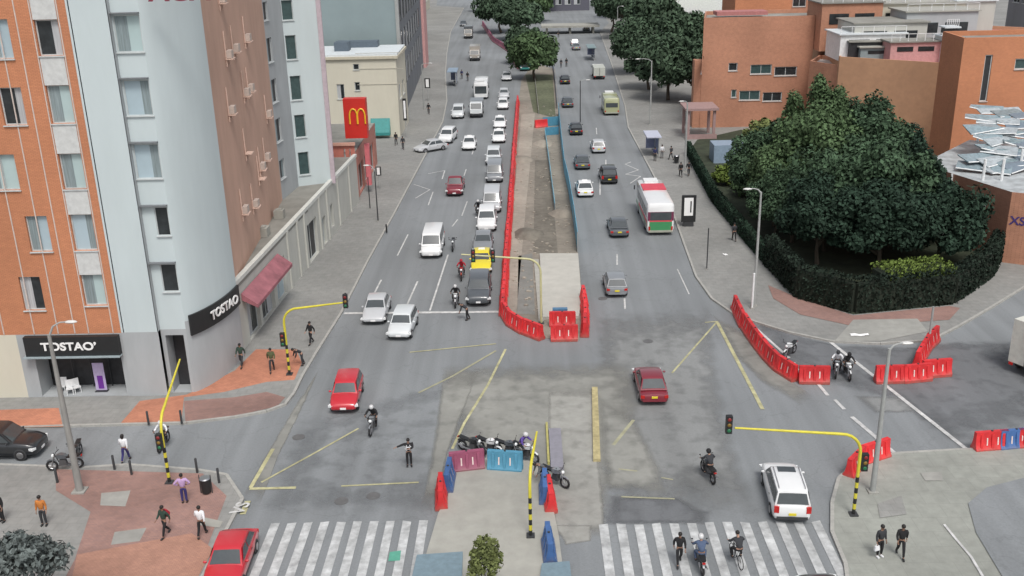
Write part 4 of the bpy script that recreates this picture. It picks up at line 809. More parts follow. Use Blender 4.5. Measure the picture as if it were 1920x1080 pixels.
# motorcycles
def moto_proto(pm,name='motorcycle'):
    b=empty(name)
    for y in (.68,-.66):
        t=MB(); t.tube([(0,y+.27*math.cos(2*PI*k/16),.31+.27*math.sin(2*PI*k/16)) for k in range(17)],.06,6,False); wh=t.build('wheel',RUB,b,True)
        r=MB(); r.tube([(0,y+.20*math.cos(2*PI*k/12),.31+.20*math.sin(2*PI*k/12)) for k in range(13)],.018,4,False)
        for k in range(5): a=2*PI*k/5; r.tube([(0,y,.31),(0,y+.2*math.cos(a),.31+.2*math.sin(a))],.014,4)
        r.build('rim',CHROME,wh)
    MB().loft([[(-.02,-.28,.78),(.02,-.28,.78),(.02,-.28,.70),(-.02,-.28,.70)],[(-.13,-.1,.93),(.13,-.1,.93),(.15,-.1,.72),(-.15,-.1,.72)],[(-.16,.15,.99),(.16,.15,.99),(.17,.15,.74),(-.17,.15,.74)],[(-.08,.38,.93),(.08,.38,.93),(.06,.38,.75),(-.06,.38,.75)]]).build('fuel_tank',pm,b,True)
    MB().loft([[(-.12,-.85,.88),(.12,-.85,.88),(.08,-.85,.80),(-.08,-.85,.80)],[(-.15,-.5,.84),(.15,-.5,.84),(.13,-.5,.74),(-.13,-.5,.74)],[(-.12,-.12,.83),(.12,-.12,.83),(.1,-.12,.72),(-.1,-.12,.72)]]).build('seat',BLACK,b,True)
    MB().box(0,.08,.48,.26,.44,.36,0,.8,.7).build('engine',mat('engine metal',(.12,.12,.125),.4,metal=.5),b)
    MB().tube([(0,.42,.88),(0,.30,.5),(0,-.2,.3),(0,-.66,.32)],.035,6).tube([(0,.42,.88),(0,-.3,.74),(0,-.9,.8)],.03,6).build('frame',DGREY,b)
    f=MB(); [f.tube([(s*.09,.68,.31),(s*.09,.45,.95)],.028,6) for s in (-1,1)]; f.build('fork',CHROME,b)
    MB().tube([(-.38,.30,1.06),(-.2,.40,1.02),(0,.43,1.0),(.2,.40,1.02),(.38,.30,1.06)],.018,6).build('handlebar',BLACK,b)
    MB().ball((0,.56,.90),(.10,.08,.10),8,6).build('headlight',LAMPW,b,True)
    MB().tube([(.15,.1,.3),(.16,-.4,.30),(.17,-.8,.42)],[.035,.045,.055],8).build('exhaust',CHROME,b,True)
    MB().box(0,-.93,.78,.14,.06,.07).build('taillight',LAMPR,b)
    for y,s in ((.68,1),(-.7,-1)):
        MB().tube([(0,y+.34*math.cos(a),.33+.34*math.sin(a)) for a in (R(50),R(80),R(110),R(140))],.05,6).build('mudguard',pm,b,True)
    for s in (-1,1):
        MB().tube([(s*.28,.36,1.05),(s*.32,.38,1.2)],.008,4).ball((s*.34,.38,1.22),(.05,.015,.035),6,4).build('mirror',BLACK,b)
    return b
MP={}
def moto(px,py,heading,label,col='black',group=None,name='motorcycle',cr_=None,z=.03,lean=0):
    if col not in MP: o=MP[col]=moto_proto(PT[col],name)
    else: o=copy_tree(MP[col])
    x,y=cr_ or G(px,py); o.location=(x,y,z); o.rotation_euler=(0,R(lean),R(heading)); tag(o,label,'motorcycle',group); return o
# ================================================================ PEOPLE
def skinmesh(verts,edges,rad,sub=1):
    me=bpy.data.meshes.new('t'); me.from_pydata(verts,edges,[]); o=bpy.data.objects.new('t',me); COL.objects.link(o)
    o.modifiers.new('s','SKIN'); 
    sv=me.skin_vertices[0].data
    for i,r in enumerate(rad): sv[i].radius=(r,r) if not hasattr(r,'__len__') else r
    sv[0].use_root=True
    ss=o.modifiers.new('u','SUBSURF'); ss.levels=sub; ss.render_levels=sub
    dg=bpy.context.evaluated_depsgraph_get(); out=bpy.data.meshes.new_from_object(o.evaluated_get(dg)); bpy.data.objects.remove(o)
    return out
def joints(pose):
    """pose -> dict of joint positions for a 1.72 m figure facing +Y"""
    J=dict(pel=(0,0,.92),ab=(0,.0,1.08),ch=(0,.01,1.30),ne=(0,.0,1.47),he=(0,.02,1.60))
    for s,n in ((-1,'l'),(1,'r')):
        J['hip'+n]=(s*.09,0,.90);J['kn'+n]=(s*.10,.02,.49);J['an'+n]=(s*.105,-.02,.08);J['toe'+n]=(s*.12,.13,.035)
        J['sh'+n]=(s*.185,0,1.40);J['el'+n]=(s*.235,-.02,1.13);J['wr'+n]=(s*.25,.05,.88);J['ha'+n]=(s*.25,.08,.79)
    if pose in('walk','walk2'):
        k=1 if pose=='walk' else -1
        a,b=('l','r') if k>0 else ('r','l'); sa=-1 if a=='l' else 1
        J['kn'+a]=(sa*.10,.16,.50);J['an'+a]=(sa*.10,.27,.10);J['toe'+a]=(sa*.11,.42,.06)
        J['kn'+b]=(-sa*.10,-.06,.50);J['an'+b]=(-sa*.10,-.34,.17);J['toe'+b]=(-sa*.10,-.24,.035)
        J['el'+a]=(sa*.24,-.14,1.15);J['wr'+a]=(sa*.24,-.16,.91);J['ha'+a]=(sa*.24,-.13,.83)
        J['el'+b]=(-sa*.24,.08,1.14);J['wr'+b]=(-sa*.22,.25,.98);J['ha'+b]=(-sa*.215,.32,.93)
    if pose=='officer':
        J['elr']=(.46,.02,1.30);J['wrr']=(.66,.12,1.28);J['har']=(.74,.15,1.27)
        J['ell']=(-.26,.16,1.22);J['wrl']=(-.06,.28,1.22);J['hal']=(.02,.30,1.22)
    if pose=='hips':
        for s,n in ((-1,'l'),(1,'r')): J['el'+n]=(s*.40,-.08,1.20);J['wr'+n]=(s*.21,.06,1.04);J['ha'+n]=(s*.16,.12,1.0)
    if pose=='bend':
        J.update(ab=(0,.10,1.03),ch=(0,.28,1.16),ne=(0,.42,1.22),he=(0,.53,1.27))
        for s,n in ((-1,'l'),(1,'r')): J['sh'+n]=(s*.18,.38,1.18);J['el'+n]=(s*.22,.42,.92);J['wr'+n]=(s*.18,.52,.72);J['ha'+n]=(s*.17,.55,.64)
        J['anr']=(.12,-.2,.10);J['toer']=(.13,-.05,.04);J['knr']=(.1,-.04,.5)
    if pose=='ride':
        J.update(pel=(0,-.30,.92),ab=(0,-.26,1.06),ch=(0,-.12,1.26),ne=(0,-.03,1.42),he=(0,.04,1.54))
        for s,n in ((-1,'l'),(1,'r')):
            J['hip'+n]=(s*.09,-.30,.90);J['kn'+n]=(s*.24,.10,.80);J['an'+n]=(s*.20,-.04,.38);J['toe'+n]=(s*.21,.10,.33)
            J['sh'+n]=(s*.19,-.06,1.36);J['el'+n]=(s*.33,.06,1.15);J['wr'+n]=(s*.34,.24,1.10);J['ha'+n]=(s*.34,.31,1.08)
    return J
def lerp3(a,b,t): return tuple(a[i]+(b[i]-a[i])*t for i in range(3))
PM={}
def pose_meshes(pose):
    if pose in PM: return PM[pose]
    J=joints(pose)
    # continuous body
    V=[];E=[];Rr=[];ix={}
    def add(n,p,r,par=None):
        ix[n]=len(V);V.append(p);Rr.append(r)
        if par is not None:E.append((ix[par],ix[n]))
    add('pel',J['pel'],.095);add('ab',J['ab'],(.10,.075),'pel');add('ch',J['ch'],(.115,.075),'ab');add('ne',J['ne'],.055,'ch');
    he=J['he']; ne=J['ne']; add('ja',lerp3(ne,he,.45),.065,'ne'); add('he',he,(.082,.095),'ja'); add('top',tuple(he[i]+(he[i]-ne[i])*.65 for i in range(3)),(.062,.07),'he')
    for n in 'lr':
        add('sh'+n,J['sh'+n],.06,'ch');add('el'+n,J['el'+n],.042,'sh'+n);add('wr'+n,J['wr'+n],.027,'el'+n);add('ha'+n,J['ha'+n],(.036,.022),'wr'+n)
        add('hip'+n,J['hip'+n],.085,'pel');add('kn'+n,J['kn'+n],.056,'hip'+n);add('ca'+n,lerp3(J['kn'+n],J['an'+n],.3),.056,'kn'+n);add('an'+n,J['an'+n],.036,'ca'+n);add('toe'+n,J['toe'+n],(.038,.026),'an'+n)
    body=skinmesh(V,E,Rr)
    ex=MB()
    for s,n in ((-1,'l'),(1,'r')):
        w_=Vector(J['wr'+n]);h=Vector(J['ha'+n]);d=(h-w_).normalized(); side=Vector((0,1,0)) if abs(d.y)<.8 else Vector((1,0,0)); side=(side-d*side.dot(d)).normalized(); curl=d.cross(side).normalized()*(-s)
        for k,ln in enumerate((.060,.072,.068,.052)):
            r0=h+side*(.024-.016*k)+d*.012; ex.tube([r0,r0+d*ln*.55+curl*.006,r0+d*ln+curl*.024],[.0095,.009,.007],5)
        r0=w_+(h-w_)*.6+side*.03; ex.tube([r0,r0+side*.022+d*.03,r0+side*.028+d*.055+curl*.01],[.011,.010,.008],5)
    hd=Vector(he); up=(Vector(he)-Vector(ne)).normalized(); fw=Vector((0,1,0)); fw=(fw-up*fw.dot(up)).normalized()
    nb=hd+fw*.105; ex.tube([nb+up*.02-fw*.02,nb-up*.018+fw*.012,nb-up*.03-fw*.01],[.008,.015,.009],5)
    for s in (-1,1): q=hd+Vector((s*.084,0,0)); ex.ball(tuple(q),(.012,.022,.032),6,5)
    em=ex.mesh('e',None); bm=bmesh.new(); bm.from_mesh(body); bm.from_mesh(em); bm.to_mesh(body); bm.free()
    ey=MB()
    for s in (-1,1): q=hd+fw*.088+up*.012+Vector((s*.033,0,0)); ey.ball(tuple(q),.011,6,4)
    eyes=ey.mesh('eyes',None)
    # clothing
    def sub(names,rads,edges):
        return skinmesh([J[n] if isinstance(n,str) else n for n in names],edges,rads)
    sh=skinmesh([J['ch'],J['ab'],tuple(Vector(J['pel'])+Vector((0,0,.02))),lerp3(J['ch'],J['ne'],.75),J['shl'],J['ell'],lerp3(J['ell'],J['wrl'],.9),J['shr'],J['elr'],lerp3(J['elr'],J['wrr'],.9)],
        [(0,1),(1,2),(0,3),(0,4),(4,5),(5,6),(0,7),(7,8),(8,9)],[(.165,.125),(.15,.12),(.155,.125),.075,.078,.06,.045,.078,.06,.045])
    tr=skinmesh([tuple(Vector(J['pel'])+Vector((0,0,.06))),J['pel'],J['hipl'],J['knl'],lerp3(J['knl'],J['anl'],.92),J['hipr'],J['knr'],lerp3(J['knr'],J['anr'],.92)],[(0,1),(1,2),(2,3),(3,4),(1,5),(5,6),(6,7)],[(.14,.11),(.14,.115),.10,.072,.056,.10,.072,.056])
    so_=MB()
    for n in 'lr':
        a=Vector(J['an'+n]);t=Vector(J['toe'+n]); a=Vector((a.x,a.y,max(a.z-.02,.055))); t=Vector((t.x,t.y,max(t.z,.045)))
        so_.tube([a-(t-a)*.25,a,(a+t)/2,t,t+(t-a)*.15],[.035,.055,.05,.046,.025],8)
    shoes=so_.mesh('shoes',None,True)
    hb=MB(); q=hd+up*.045-fw*.018; hb.ball(tuple(q),(.098,.105,.10),12,8); hair=hb.mesh('hair',None,True)
    hb=MB(); q=hd+up*.03; hb.ball(tuple(q),(.135,.155,.145),12,8); helm=hb.mesh('helmet',None,True)
    hb=MB(); q=hd+up*.0-fw*.045; hb.ball(tuple(q),(.10,.09,.15),10,8); lhair=hb.mesh('hair',None,True)
    for me in (body,sh,tr): 
        for p in me.polygons: p.use_smooth=True
    PM[pose]=dict(J=J,body=body,eyes=eyes,shirt=sh,trousers=tr,shoes=shoes,hair=hair,helmet=helm,long=lhair,hd=hd,fw=fw,up=up); return PM[pose]
SKIN=mat('skin',(.36,.21,.15),.6,var=.03); SKIN2=mat('skin tan',(.27,.15,.10),.6,var=.03)
def cloth(name,c): return mat('cloth '+name,c,.9,var=.15,scale=6)
CL={k:cloth(k,v) for k,v in dict(black=(.015,.015,.017),dark=(.035,.037,.042),grey=(.13,.135,.14),navy=(.025,.03,.09),indigo=(.035,.03,.14),white=(.72,.73,.75),lilac=(.46,.31,.52),olive=(.09,.10,.045),green=(.03,.06,.045),red=(.38,.02,.035),violet=(.10,.06,.28),denim=(.07,.10,.17),tan=(.30,.24,.16),orange=(.50,.18,.04)).items()}
HAIRM=mat('hair black',(.012,.010,.009),.6); GREYM=mat('helmet white',(.6,.6,.6),.3)
def person(px,py,label,top,bot,pose='stand',heading=180,hair='hair',z=None,h=1.0,helmet=None,vest=None,bag=None,long_coat=False,skirt=False,cr_=None,stick=None):
    M=pose_meshes(pose)
    zz_=0.135 if z is None else z
    x,y=cr_ or G(px,py,zz_); r=empty('person',(x,y,zz_),R(heading),label,'person'); r.scale=(h,h,h)
    def part(n,me,m,par=r):
        o=bpy.data.objects.new(n,me); COL.objects.link(o); o.parent=par
        if not me.materials: me.materials.append(None)
        o.material_slots[0].link='OBJECT'; o.material_slots[0].material=m; return o
    b=part('body',M['body'],(SKIN,SKIN2)[(len(label))%2]); part('eyes',M['eyes'],BLACK)
    part('jacket' if top in('black','dark','green','navy') else 'shirt',M['shirt'],CL[top]); part('trousers',M['trousers'],CL[bot]); part('shoes',M['shoes'],CL['white'] if 'white shoes' in label else BLACK)
    if helmet: part('helmet',M['helmet'],helmet)
    else:
        part('hair',M['hair'],HAIRM)
        if hair=='long': part('hair',M['long'],HAIRM)
    J=M['J']
    if vest:
        v=MB(); c=Vector(J['ch']); a=Vector(J['ab'])
        for s in (-1,1): v.tube([(s*.09,c.y+.13,c.z+.08),(s*.09,c.y+.145,c.z-.1),(s*.09,a.y+.13,a.z-.05)],.022,6); v.tube([(s*.09,c.y-.13,c.z+.08),(s*.09,c.y-.145,c.z-.1),(s*.09,a.y-.13,a.z-.05)],.022,6)
        v.tube([(.175*math.cos(q),a.y+.145*math.sin(q),a.z+.04) for q in [2*PI*k/16 for k in range(17)]],.024,6,False); v.tube([(.18*math.cos(q),a.y+.15*math.sin(q),a.z+.17) for q in [2*PI*k/16 for k in range(17)]],.024,6,False)
        v.build('vest',CL['white'],r,True)
    if bag=='backpack':
        bp=empty('backpack',(0,0,0)); bp.name='backpack_root'; bpy.data.objects.remove(bp)
        c=Vector(J['ch']); v=MB(); v.loft([[(-.13,c.y-.13,c.z-.25),(.13,c.y-.13,c.z-.25),(.12,c.y-.30,c.z-.24),(-.12,c.y-.30,c.z-.24)],[(-.16,c.y-.13,c.z-.05),(.16,c.y-.13,c.z-.05),(.14,c.y-.34,c.z-.08),(-.14,c.y-.34,c.z-.08)],[(-.11,c.y-.12,c.z+.14),(.11,c.y-.12,c.z+.14),(.08,c.y-.22,c.z+.12),(-.08,c.y-.22,c.z+.12)]])
        o=v.build('backpack',CL['red'],None,True); o.matrix_world=Matrix.Translation((x,y,zz_))@Matrix.Rotation(R(heading),4,'Z'); tag(o,'dark red backpack worn by the walker on the red paving','backpack')
    if bag in('white','grey'):
        c=Vector(J['har']); v=MB(); v.box(0,0,-.20,.26,.10,.24,0,.85,.85); v.tube([(-.07,0,-.08),(-.04,0,0),(.04,0,0),(.07,0,-.08)],.009,5)
        o=v.build('shopping_bag',CL[bag]); o.matrix_world=Matrix.Translation((x,y,zz_))@Matrix.Rotation(R(heading),4,'Z')@Matrix.Translation((c.x,c.y,c.z)); tag(o,('small white bag hanging from the hand of the pedestrian by the kerb' if bag=='white' else 'grey bag carried by the walker with the red backpack'),'bag')
    return r
moto(855,572,180,'white and black motorcycle at the stop line left of the dark suv','white')
person(0,0,'person in black riding the white motorcycle at the stop line','black','dark','ride',180,z=.03,helmet=GREYM,cr_=G(855,572))
moto(866,522,180,'red motorcycle behind the white one beside the taxi','red')
person(0,0,'person in a red jacket riding beside the yellow taxi','red','dark','ride',180,z=.03,helmet=CL['red'],cr_=G(866,522))
moto(897,405,180,'black motorcycle beside the long silver van','black')
person(0,0,'person in dark clothes riding beside the long silver van','dark','black','ride',180,z=.03,helmet=GREYM,cr_=G(897,405))
moto(700,808,175,'dark motorcycle in the open junction right of the red hatchback','grey')
person(0,0,'person in black with white helmet riding through the open junction','black','black','ride',175,z=.03,helmet=GREYM,cr_=G(700,808))
moto(1327,896,12,'black motorcycle turning on the right of the junction','black')
person(0,0,'person in dark jacket riding the black motorcycle on the right of the junction','dark','black','ride',12,z=.03,helmet=CL['black'],cr_=G(1327,896))
moto(1312,1062,0,'motorcycle with blue rider on the right zebra crossing','silver')
person(0,0,'person in denim blue riding on the right zebra crossing','denim','denim','ride',0,z=.03,helmet=GREYM,cr_=G(1312,1062))
moto(848,467,180,'small dark motorcycle right of the white minivan','dgrey',cr_=G(850,468))
moto(1480,668,140,'white and black motorcycle parked inside the red barriers','white')
moto(1568,702,160,'dark motorcycle at the gap between the two red barrier rows','grey')
person(0,0,'person in black and white seated on the left motorcycle at the barrier gap','white','black','ride',160,z=.03,helmet=CL['dark'],cr_=G(1568,702))
moto(1588,706,175,'white motorcycle right of the dark one at the barrier gap','white')
person(0,0,'person in black seated on the right motorcycle at the barrier gap','black','black','ride',175,z=.03,helmet=CL['black'],cr_=G(1588,706))
moto(125,884,100,'dark scooter parked behind the concrete pole at the left','dgrey',z=.15)
moto(147,862,190,'black motorcycle behind the dark scooter in the left side street','black')
moto(308,838,180,'black motorcycle behind the yellow signal post','black')
person(0,0,'person in white and black riding behind the yellow signal post','white','black','ride',180,z=.03,helmet=GREYM,cr_=G(308,838))
for i,(px,py,hd_,c,lb) in enumerate(((885,850,235,'black','black parked motorcycle leftmost of the median row'),(918,852,232,'white','white parked motorcycle second from the left in the median row'),(952,856,238,'dgrey','dark grey parked motorcycle third in the median row'),(985,862,230,'white','white parked motorcycle in the median row with a rider in violet'),(1040,908,230,'grey','grey motorcycle at the right end of the median row'))):
    moto(px,py,hd_,lb,c,'motorcycles parked across the end of the median')
person(985,862,'person in a violet jacket sitting on the white parked motorcycle','violet','dark','ride',230,z=.03,helmet=GREYM,cr_=G(985,862))
person(1020,905,'person in grey leaning by the last motorcycle of the median row','grey','dark','bend',120,z=.03)
# pedestrians
person(428,686,'person in dark clothes standing left of the pair at the grey corner','dark','black','stand',160,bag=None)
person(454,688,'taller person in grey green standing right of the pair at the grey corner','green','dark','walk',170)
person(511,697,'person in an olive jacket walking on the orange paving','olive','dark','walk2',190)
person(584,645,'person in black walking at the kerb near the black and yellow signal','black','black','walk',150)
person(567,685,'person in dark grey at the kerb below the signal arm','dark','dark','bend',120)
person(237,866,'woman in a white top and blue trousers crossing the side street','white','indigo','walk2',0,hair='long',z=.03)
person(347,943,'person in a lilac shirt and dark blue trousers with hands on hips','lilac','indigo','hips',10)
person(312,1005,'person in dark clothes wearing a backpack on the red paving','green','black','walk',150,bag='backpack')
person(380,1006,'person in a white jacket and black trousers beside the zebra crossing','white','black','walk2',0)
person(768,874,'traffic officer in black with white reflective vest standing in the junction','black','black','officer',185,z=.03,vest=True)
person(876,600,'person in dark clothes stepping across the stop line before the suv','dark','black','bend',90,z=.03)
person(1648,1044,'man in black with white shoes holding a bag on the right pavement','dark','black','stand',200,bag='white')
person(1687,1044,'person in a long black coat on the right pavement','black','black','walk',170)
person(1273,1058,'person in black walking on the right zebra crossing','black','black','walk2',180,z=.03)
person(1376,452,'person in dark clothes beside the park hedge','dark','black','walk',0)
person(1276,332,'person in black left of the tall pole by the bus stop','black','black','walk',0)
person(1291,330,'person in black right of the tall pole by the bus stop','black','dark','walk2',0)
person(1228,302,'person in navy standing by the blue bus shelter','navy','dark','stand',0)
person(1241,297,'person in a white shirt beside the blue bus shelter','white','grey','stand',0)
person(1258,300,'person in dark clothes right of the blue bus shelter','dark','dark','walk',30)
person(877,152,'person in dark clothes on the road near the left blue shelter','black','dark','walk',180,z=.03)
person(866,148,'person in navy left of the other walker near the left blue shelter','navy','dark','walk2',180,z=.03)
person(804,214,'person in black on the far left pavement','black','black','walk',180)
person(743,272,'person in black by the corner of the cream building','black','dark','walk2',180)
person(756,280,'person in dark grey near the corner of the cream building','dark','dark','walk',180)
person(1264,130,'person in dark clothes on the far right pavement','dark','dark','stand',180,cr_=G(1052,128))
person(1062,125,'person in black standing between the far lanes','black','black','stand',180,z=.03)
person(1047,70,'person in dark clothes far up the right road','dark','dark','walk',180,z=.03)
person(84,985,'person in an orange top behind the grey green tree','orange','dark','stand',180)
person(6,978,'person in black at the left edge of the plaza','black','black','stand',150)
# cyclist
def bicycle(px,py,heading,label):
    b=empty('bicycle'); x,y=G(px,py); b.location=(x,y,.03); b.rotation_euler=(0,0,R(heading)); tag(b,label,'bicycle')
    for y_ in (.52,-.50):
        wh=MB().tube([(0,y_+.32*math.cos(2*PI*k/20),.34+.32*math.sin(2*PI*k/20)) for k in range(21)],.02,5,False).build('wheel',RUB,b)
        r=MB(); [r.tube([(0,y_,.34),(0,y_+.31*math.cos(2*PI*k/8),.34+.31*math.sin(2*PI*k/8))],.004,3) for k in range(8)]; r.build('spokes',CHROME,wh)
    MB().tube([(0,.52,.34),(0,.38,.92)],.018,5).tube([(0,.40,.84),(0,-.02,.32),(0,-.2,.84),(0,.40,.84)],.018,5).tube([(0,-.02,.32),(0,-.50,.34),(0,-.2,.84)],.014,5).build('frame',BLACK,b)
    MB().tube([(-.28,.36,1.06),(0,.40,.98),(.28,.36,1.06)],.014,5).build('handlebar',BLACK,b); MB().box(0,-.22,.89,.14,.26,.06).build('saddle',BLACK,b); MB().tube([(-.12,.04,.24),(0,0,.32),(.12,-.04,.42)],.014,5).build('pedals',BLACK,b)
    return b
bicycle(1380,1056,10,'black bicycle ridden across the right zebra crossing'); person(0,0,'cyclist in a dark jacket bent over the black bicycle','dark','black','ride',10,z=.05,cr_=G(1380,1056))
# ================================================================ BARRIERS
def barrier_proto(m,parts=True,L=1.9):
    b=empty('water_barrier'); hh=1.0
    prof=[(.30,0),(.30,.16),(.20,.32),(.13,.62),(.11,hh)]
    x=MB(); secs=[]
    for y,k in ((-L/2,.96),(-L/2+.04,1),(L/2-.04,1),(L/2,.96)): secs.append([(a*k,y,c) for a,c in prof]+[(-a*k,y,c) for a,c in prof[::-1]])
    x.loft(secs)
    if parts:
        for yy in (-.62,0,.62):
            for s in (-1,1): x.add([(s*.305,yy-.07,.02),(s*.305,yy+.07,.02),(s*.150,yy+.07,.9),(s*.150,yy-.07,.9),(s*.10,yy-.09,.9),(s*.10,yy+.09,.9),(s*.24,yy+.09,.02),(s*.24,yy-.09,.02)],[(0,1,2,3),(0,3,4,7),(1,6,5,2),(3,2,5,4)])
    x.build('body',m,b,True,30)
    if parts:
        for yy in (-.31,.31):
            s_=MB()
            for s in (-1,1): s_.add([(s*.205,yy-.035,.34),(s*.205,yy+.035,.34),(s*.140,yy+.035,.72),(s*.140,yy-.035,.72)],[(0,1,2,3)])
            s_.build('reflector',REFL,b)
        MB().tube([(0,L/2,.1),(0,L/2,.95)],.035,6).build('hinge',m,b); MB().tube([(0,-.0,1.0),(0,0,1.04)],.06,8).build('filler_cap',DGREY,b)
    return b
BP={}
def barrier(x,y,rz,label,group,m=REDP,near=True):
    k=(m.name,near)
    if k not in BP: o=BP[k]=barrier_proto(m,near)
    else: o=copy_tree(BP[k])
    o.location=(x,y,.02); o.rotation_euler=(0,0,rz); o.scale=(1.1,1,1.15); tag(o,label,'barrier',group); return o
def row(pts,label,group,m=REDP,step=1.95,z=0.,nearY=110,world=False):
    pts=[Vector(p) if world else Vector(G(*p)) for p in pts]
    segs=[(a,b) for a,b in zip(pts,pts[1:])]; tot=sum((b-a).length for a,b in segs); n=max(1,round(tot/step)); jr=random.Random(len(label))
    def at(s):
        for a,b in segs:
            L=(b-a).length
            if s<=L+1e-6: return a+(b-a)*(s/L)
            s-=L
        return pts[-1]
    for i in range(n):
        p=at(tot*i/n);q=at(tot*(i+1)/n); c=(p+q)/2; d=q-p
        barrier(c.x+jr.uniform(-.03,.03),c.y,math.atan2(d.y,d.x)-PI/2+R(jr.uniform(-2,2)),label,group,m,c.y<nearY)
row([(943,594),(950,480),(957,390),(965,270),(971,192)],'red plastic water barrier in the long straight row left of the median works','red barriers along the left edge of the median works')
row([(946,594),(962,618),(1016,638)],'red water barrier in the curve closing the near left corner of the median works','red barriers closing the median works on the left')
row([(1022,639),(1092,637)],'red water barrier in the short end row below the concrete slab','red barriers closing the median works in front')
row([(1096,634),(1098,595),(1093,560)],'red water barrier turning up the right side of the concrete slab','red barriers on the right of the slab')
row([(1026,612),(1082,612)],'red water barrier in the inner row behind the end row','inner red barriers')
row([(1376,580),(1392,612),(1418,650),(1450,690),(1492,716)],'red water barrier in the long curved row closing the right side street','red barriers in the curved row on the right')
row([(1498,717),(1553,718)],'red water barrier at the near straight end of the curved row','red barriers ending the curved row')
row([(1642,717),(1694,716),(1742,712)],'red water barrier in the straight row on the far side of the gap','red barriers right of the gap')
row([(1742,706),(1766,704)],'red water barrier tucked behind the right end of the straight row','rear red barrier')
row([(1718,690),(1738,655),(1755,640)],'red water barrier in the row running back toward the pavement','red barriers running back to the pavement')
row([(1590,898),(1612,872),(1662,856)],'red water barrier leaning around the right signal post','red barriers around the right signal post')
row([(1826,846),(1884,841)],'red water barrier on the right pavement edge before the blue ones','red barriers at the right edge')
row([(1888,841),(1912,839)],'blue water barrier between red ones at the right edge','blue barrier at the right edge',BLUB)
row([(1914,839),(1960,837)],'red water barrier cut off by the right edge','last red barrier at the right edge')
row([(828,955),(828,925)],'single red water barrier at the left end of the lower median','left end barrier',REDP)
row([(1034,965),(1028,925)],'single red water barrier at the right end of the lower median','right end barrier',REDP)
row([(838,930),(843,890)],'blue barrier along the left side of the lower median','blue barriers left of the lower median',BLUB)
row([(1024,960),(1020,905)],'blue barrier beside the single red one on the lower median','blue barriers right of the lower median',BLUB)
row([(848,884),(905,878)],'faded red barrier on the lower median before the parked motorcycles','faded red barriers',REDW)
row([(907,878),(990,884)],'turquoise blue barrier on the lower median before the parked motorcycles','turquoise barriers',BLUT)
row([(1033,1062),(1028,1015)],'blue and white barrier near the bottom tree','blue barriers by the bottom tree',BLUB)
row([(905,47),(925,78),(958,100)],'faded red barrier in the slanting far row before the trees','far red barriers',REDW)
row([(960,108),(972,130)],'faded red barrier beside the teal kiosk','far red barriers by the kiosk',REDW)
# blue fences
def fence(pts,h,m,label,group=None,world=False):
    pts=[Vector(G(*p)) for p in pts]; b=empty('mesh_fence',(0,0,0),0,label,'fence')
    for a,c in zip(pts,pts[1:]):
        d=c-a;L=d.length; q=(a+c)/2; rz=math.atan2(d.y,d.x); n=max(1,int(L/3))
        for i in range(n):
            e=a+d*((i+.5)/n); MB().box(e.x,e.y,h/2+.08,L/n-.05,.04,h,rz).build('panel',m,b)
            e=a+d*(i/n); MB().tube([(e.x,e.y,0),(e.x,e.y,h+.15)],.035,6).build('post',m if i%2 else POLE,b)
    return b
fence([(1083,474),(1076,420),(1066,360),(1058,325),(1052,270),(1047,215)],1.8,BLUP,'long blue tarpaulin fence on the right edge of the median works')
fence([(1041,400),(1034,345),(1027,290),(1022,255)],.9,mat('light blue fence',(.22,.52,.66),.5,var=.15),'low light blue fence inside the median works')
fence([(1022,255),(1048,253)],1.1,BLUT,'short turquoise cross fence joining the two blue fences')
fence([(1018,238),(1048,236)],1.3,BLUT,'farther turquoise cross fence beside the red barrier end')
row([(1010,240),(1020,239)],'red barrier end piece left of the farther turquoise fence','single red barrier by the turquoise fence',REDP)
fence([(1045,205),(1040,150),(1036,120)],.8,mat('navy fence',(.10,.15,.24),.6),'thin dark blue fence beside the grass strip of the median')
fence([(1010,215),(1004,160),(1002,135)],.6,KERB,'low pale rail on the left of the grass strip')
# ================================================================ POLES
def pole(px,py,top,label,mt=POLEC,r0=.16,r1=.09,arm=None,z=.13,name='lamp_post',lampm=None,cat='street lamp',cr_=None):
    x,y=cr_ or G(px,py,z); b=empty(name,(x,y,z),0,label,cat)
    MB().tube([(0,0,0),(0,0,top*.5),(0,0,top)],[r0,(r0+r1)/2,r1],10).build('pole',mt,b,True); MB().box(0,0,.04,r0*3.4,r0*3.4,.09).build('base',CONC,b)
    if arm:
        ax_,ay_,az_=arm; MB().tube([(0,0,top-.1),(ax_*.25,ay_*.25,top+az_*.7),(ax_*.6,ay_*.6,top+az_),(ax_,ay_,top+az_)],[.06,.05,.04,.04],8).build('arm',POLE,b,True)
        MB().ball((ax_*1.1,ay_*1.1,top+az_-.02),(.34 if abs(ax_)>abs(ay_) else .14,.14 if abs(ax_)>abs(ay_) else .34,.08),10,6).build('lamp_head',mat('lamp head',(.62,.62,.6),.4),b,True)
    return b
pole(150,921,9.0,'tall concrete lamp post with a curved arm at the left before the black suv',arm=(1.0,.2,.6),r0=.2)
pole(1413,573,8.9,'pale lamp post on the park pavement by the curved barriers',POLE,.13,.07,arm=(-.9,0,.25))
pole(1636,922,8.0,'pale grey lamp post rising beside the right signal post',POLE,.15,.08,arm=(.8,.2,.2))
pole(1219,234,9.0,'lamp post before the far park trees beyond the blue shelter',POLE,.13,.08,arm=(-1.8,0,.3))
pole(1284,322,8.0,'tall pale pole on the pavement between two people in black',POLE,.14,.09,arm=(-.6,0,.2))
pole(709,415,5.2,'dark slim post with curved top on the left pavement',DGREY,.07,.05,arm=(-.7,.1,.5))
pole(694,392,3.4,'short dark post beside the slim curved post on the left pavement',DGREY,.06,.05,name='post',cat='post')
pole(795,205,7,'far left lamp post by the cream building corner',POLE,.1,.07,arm=(1.2,0,.2))
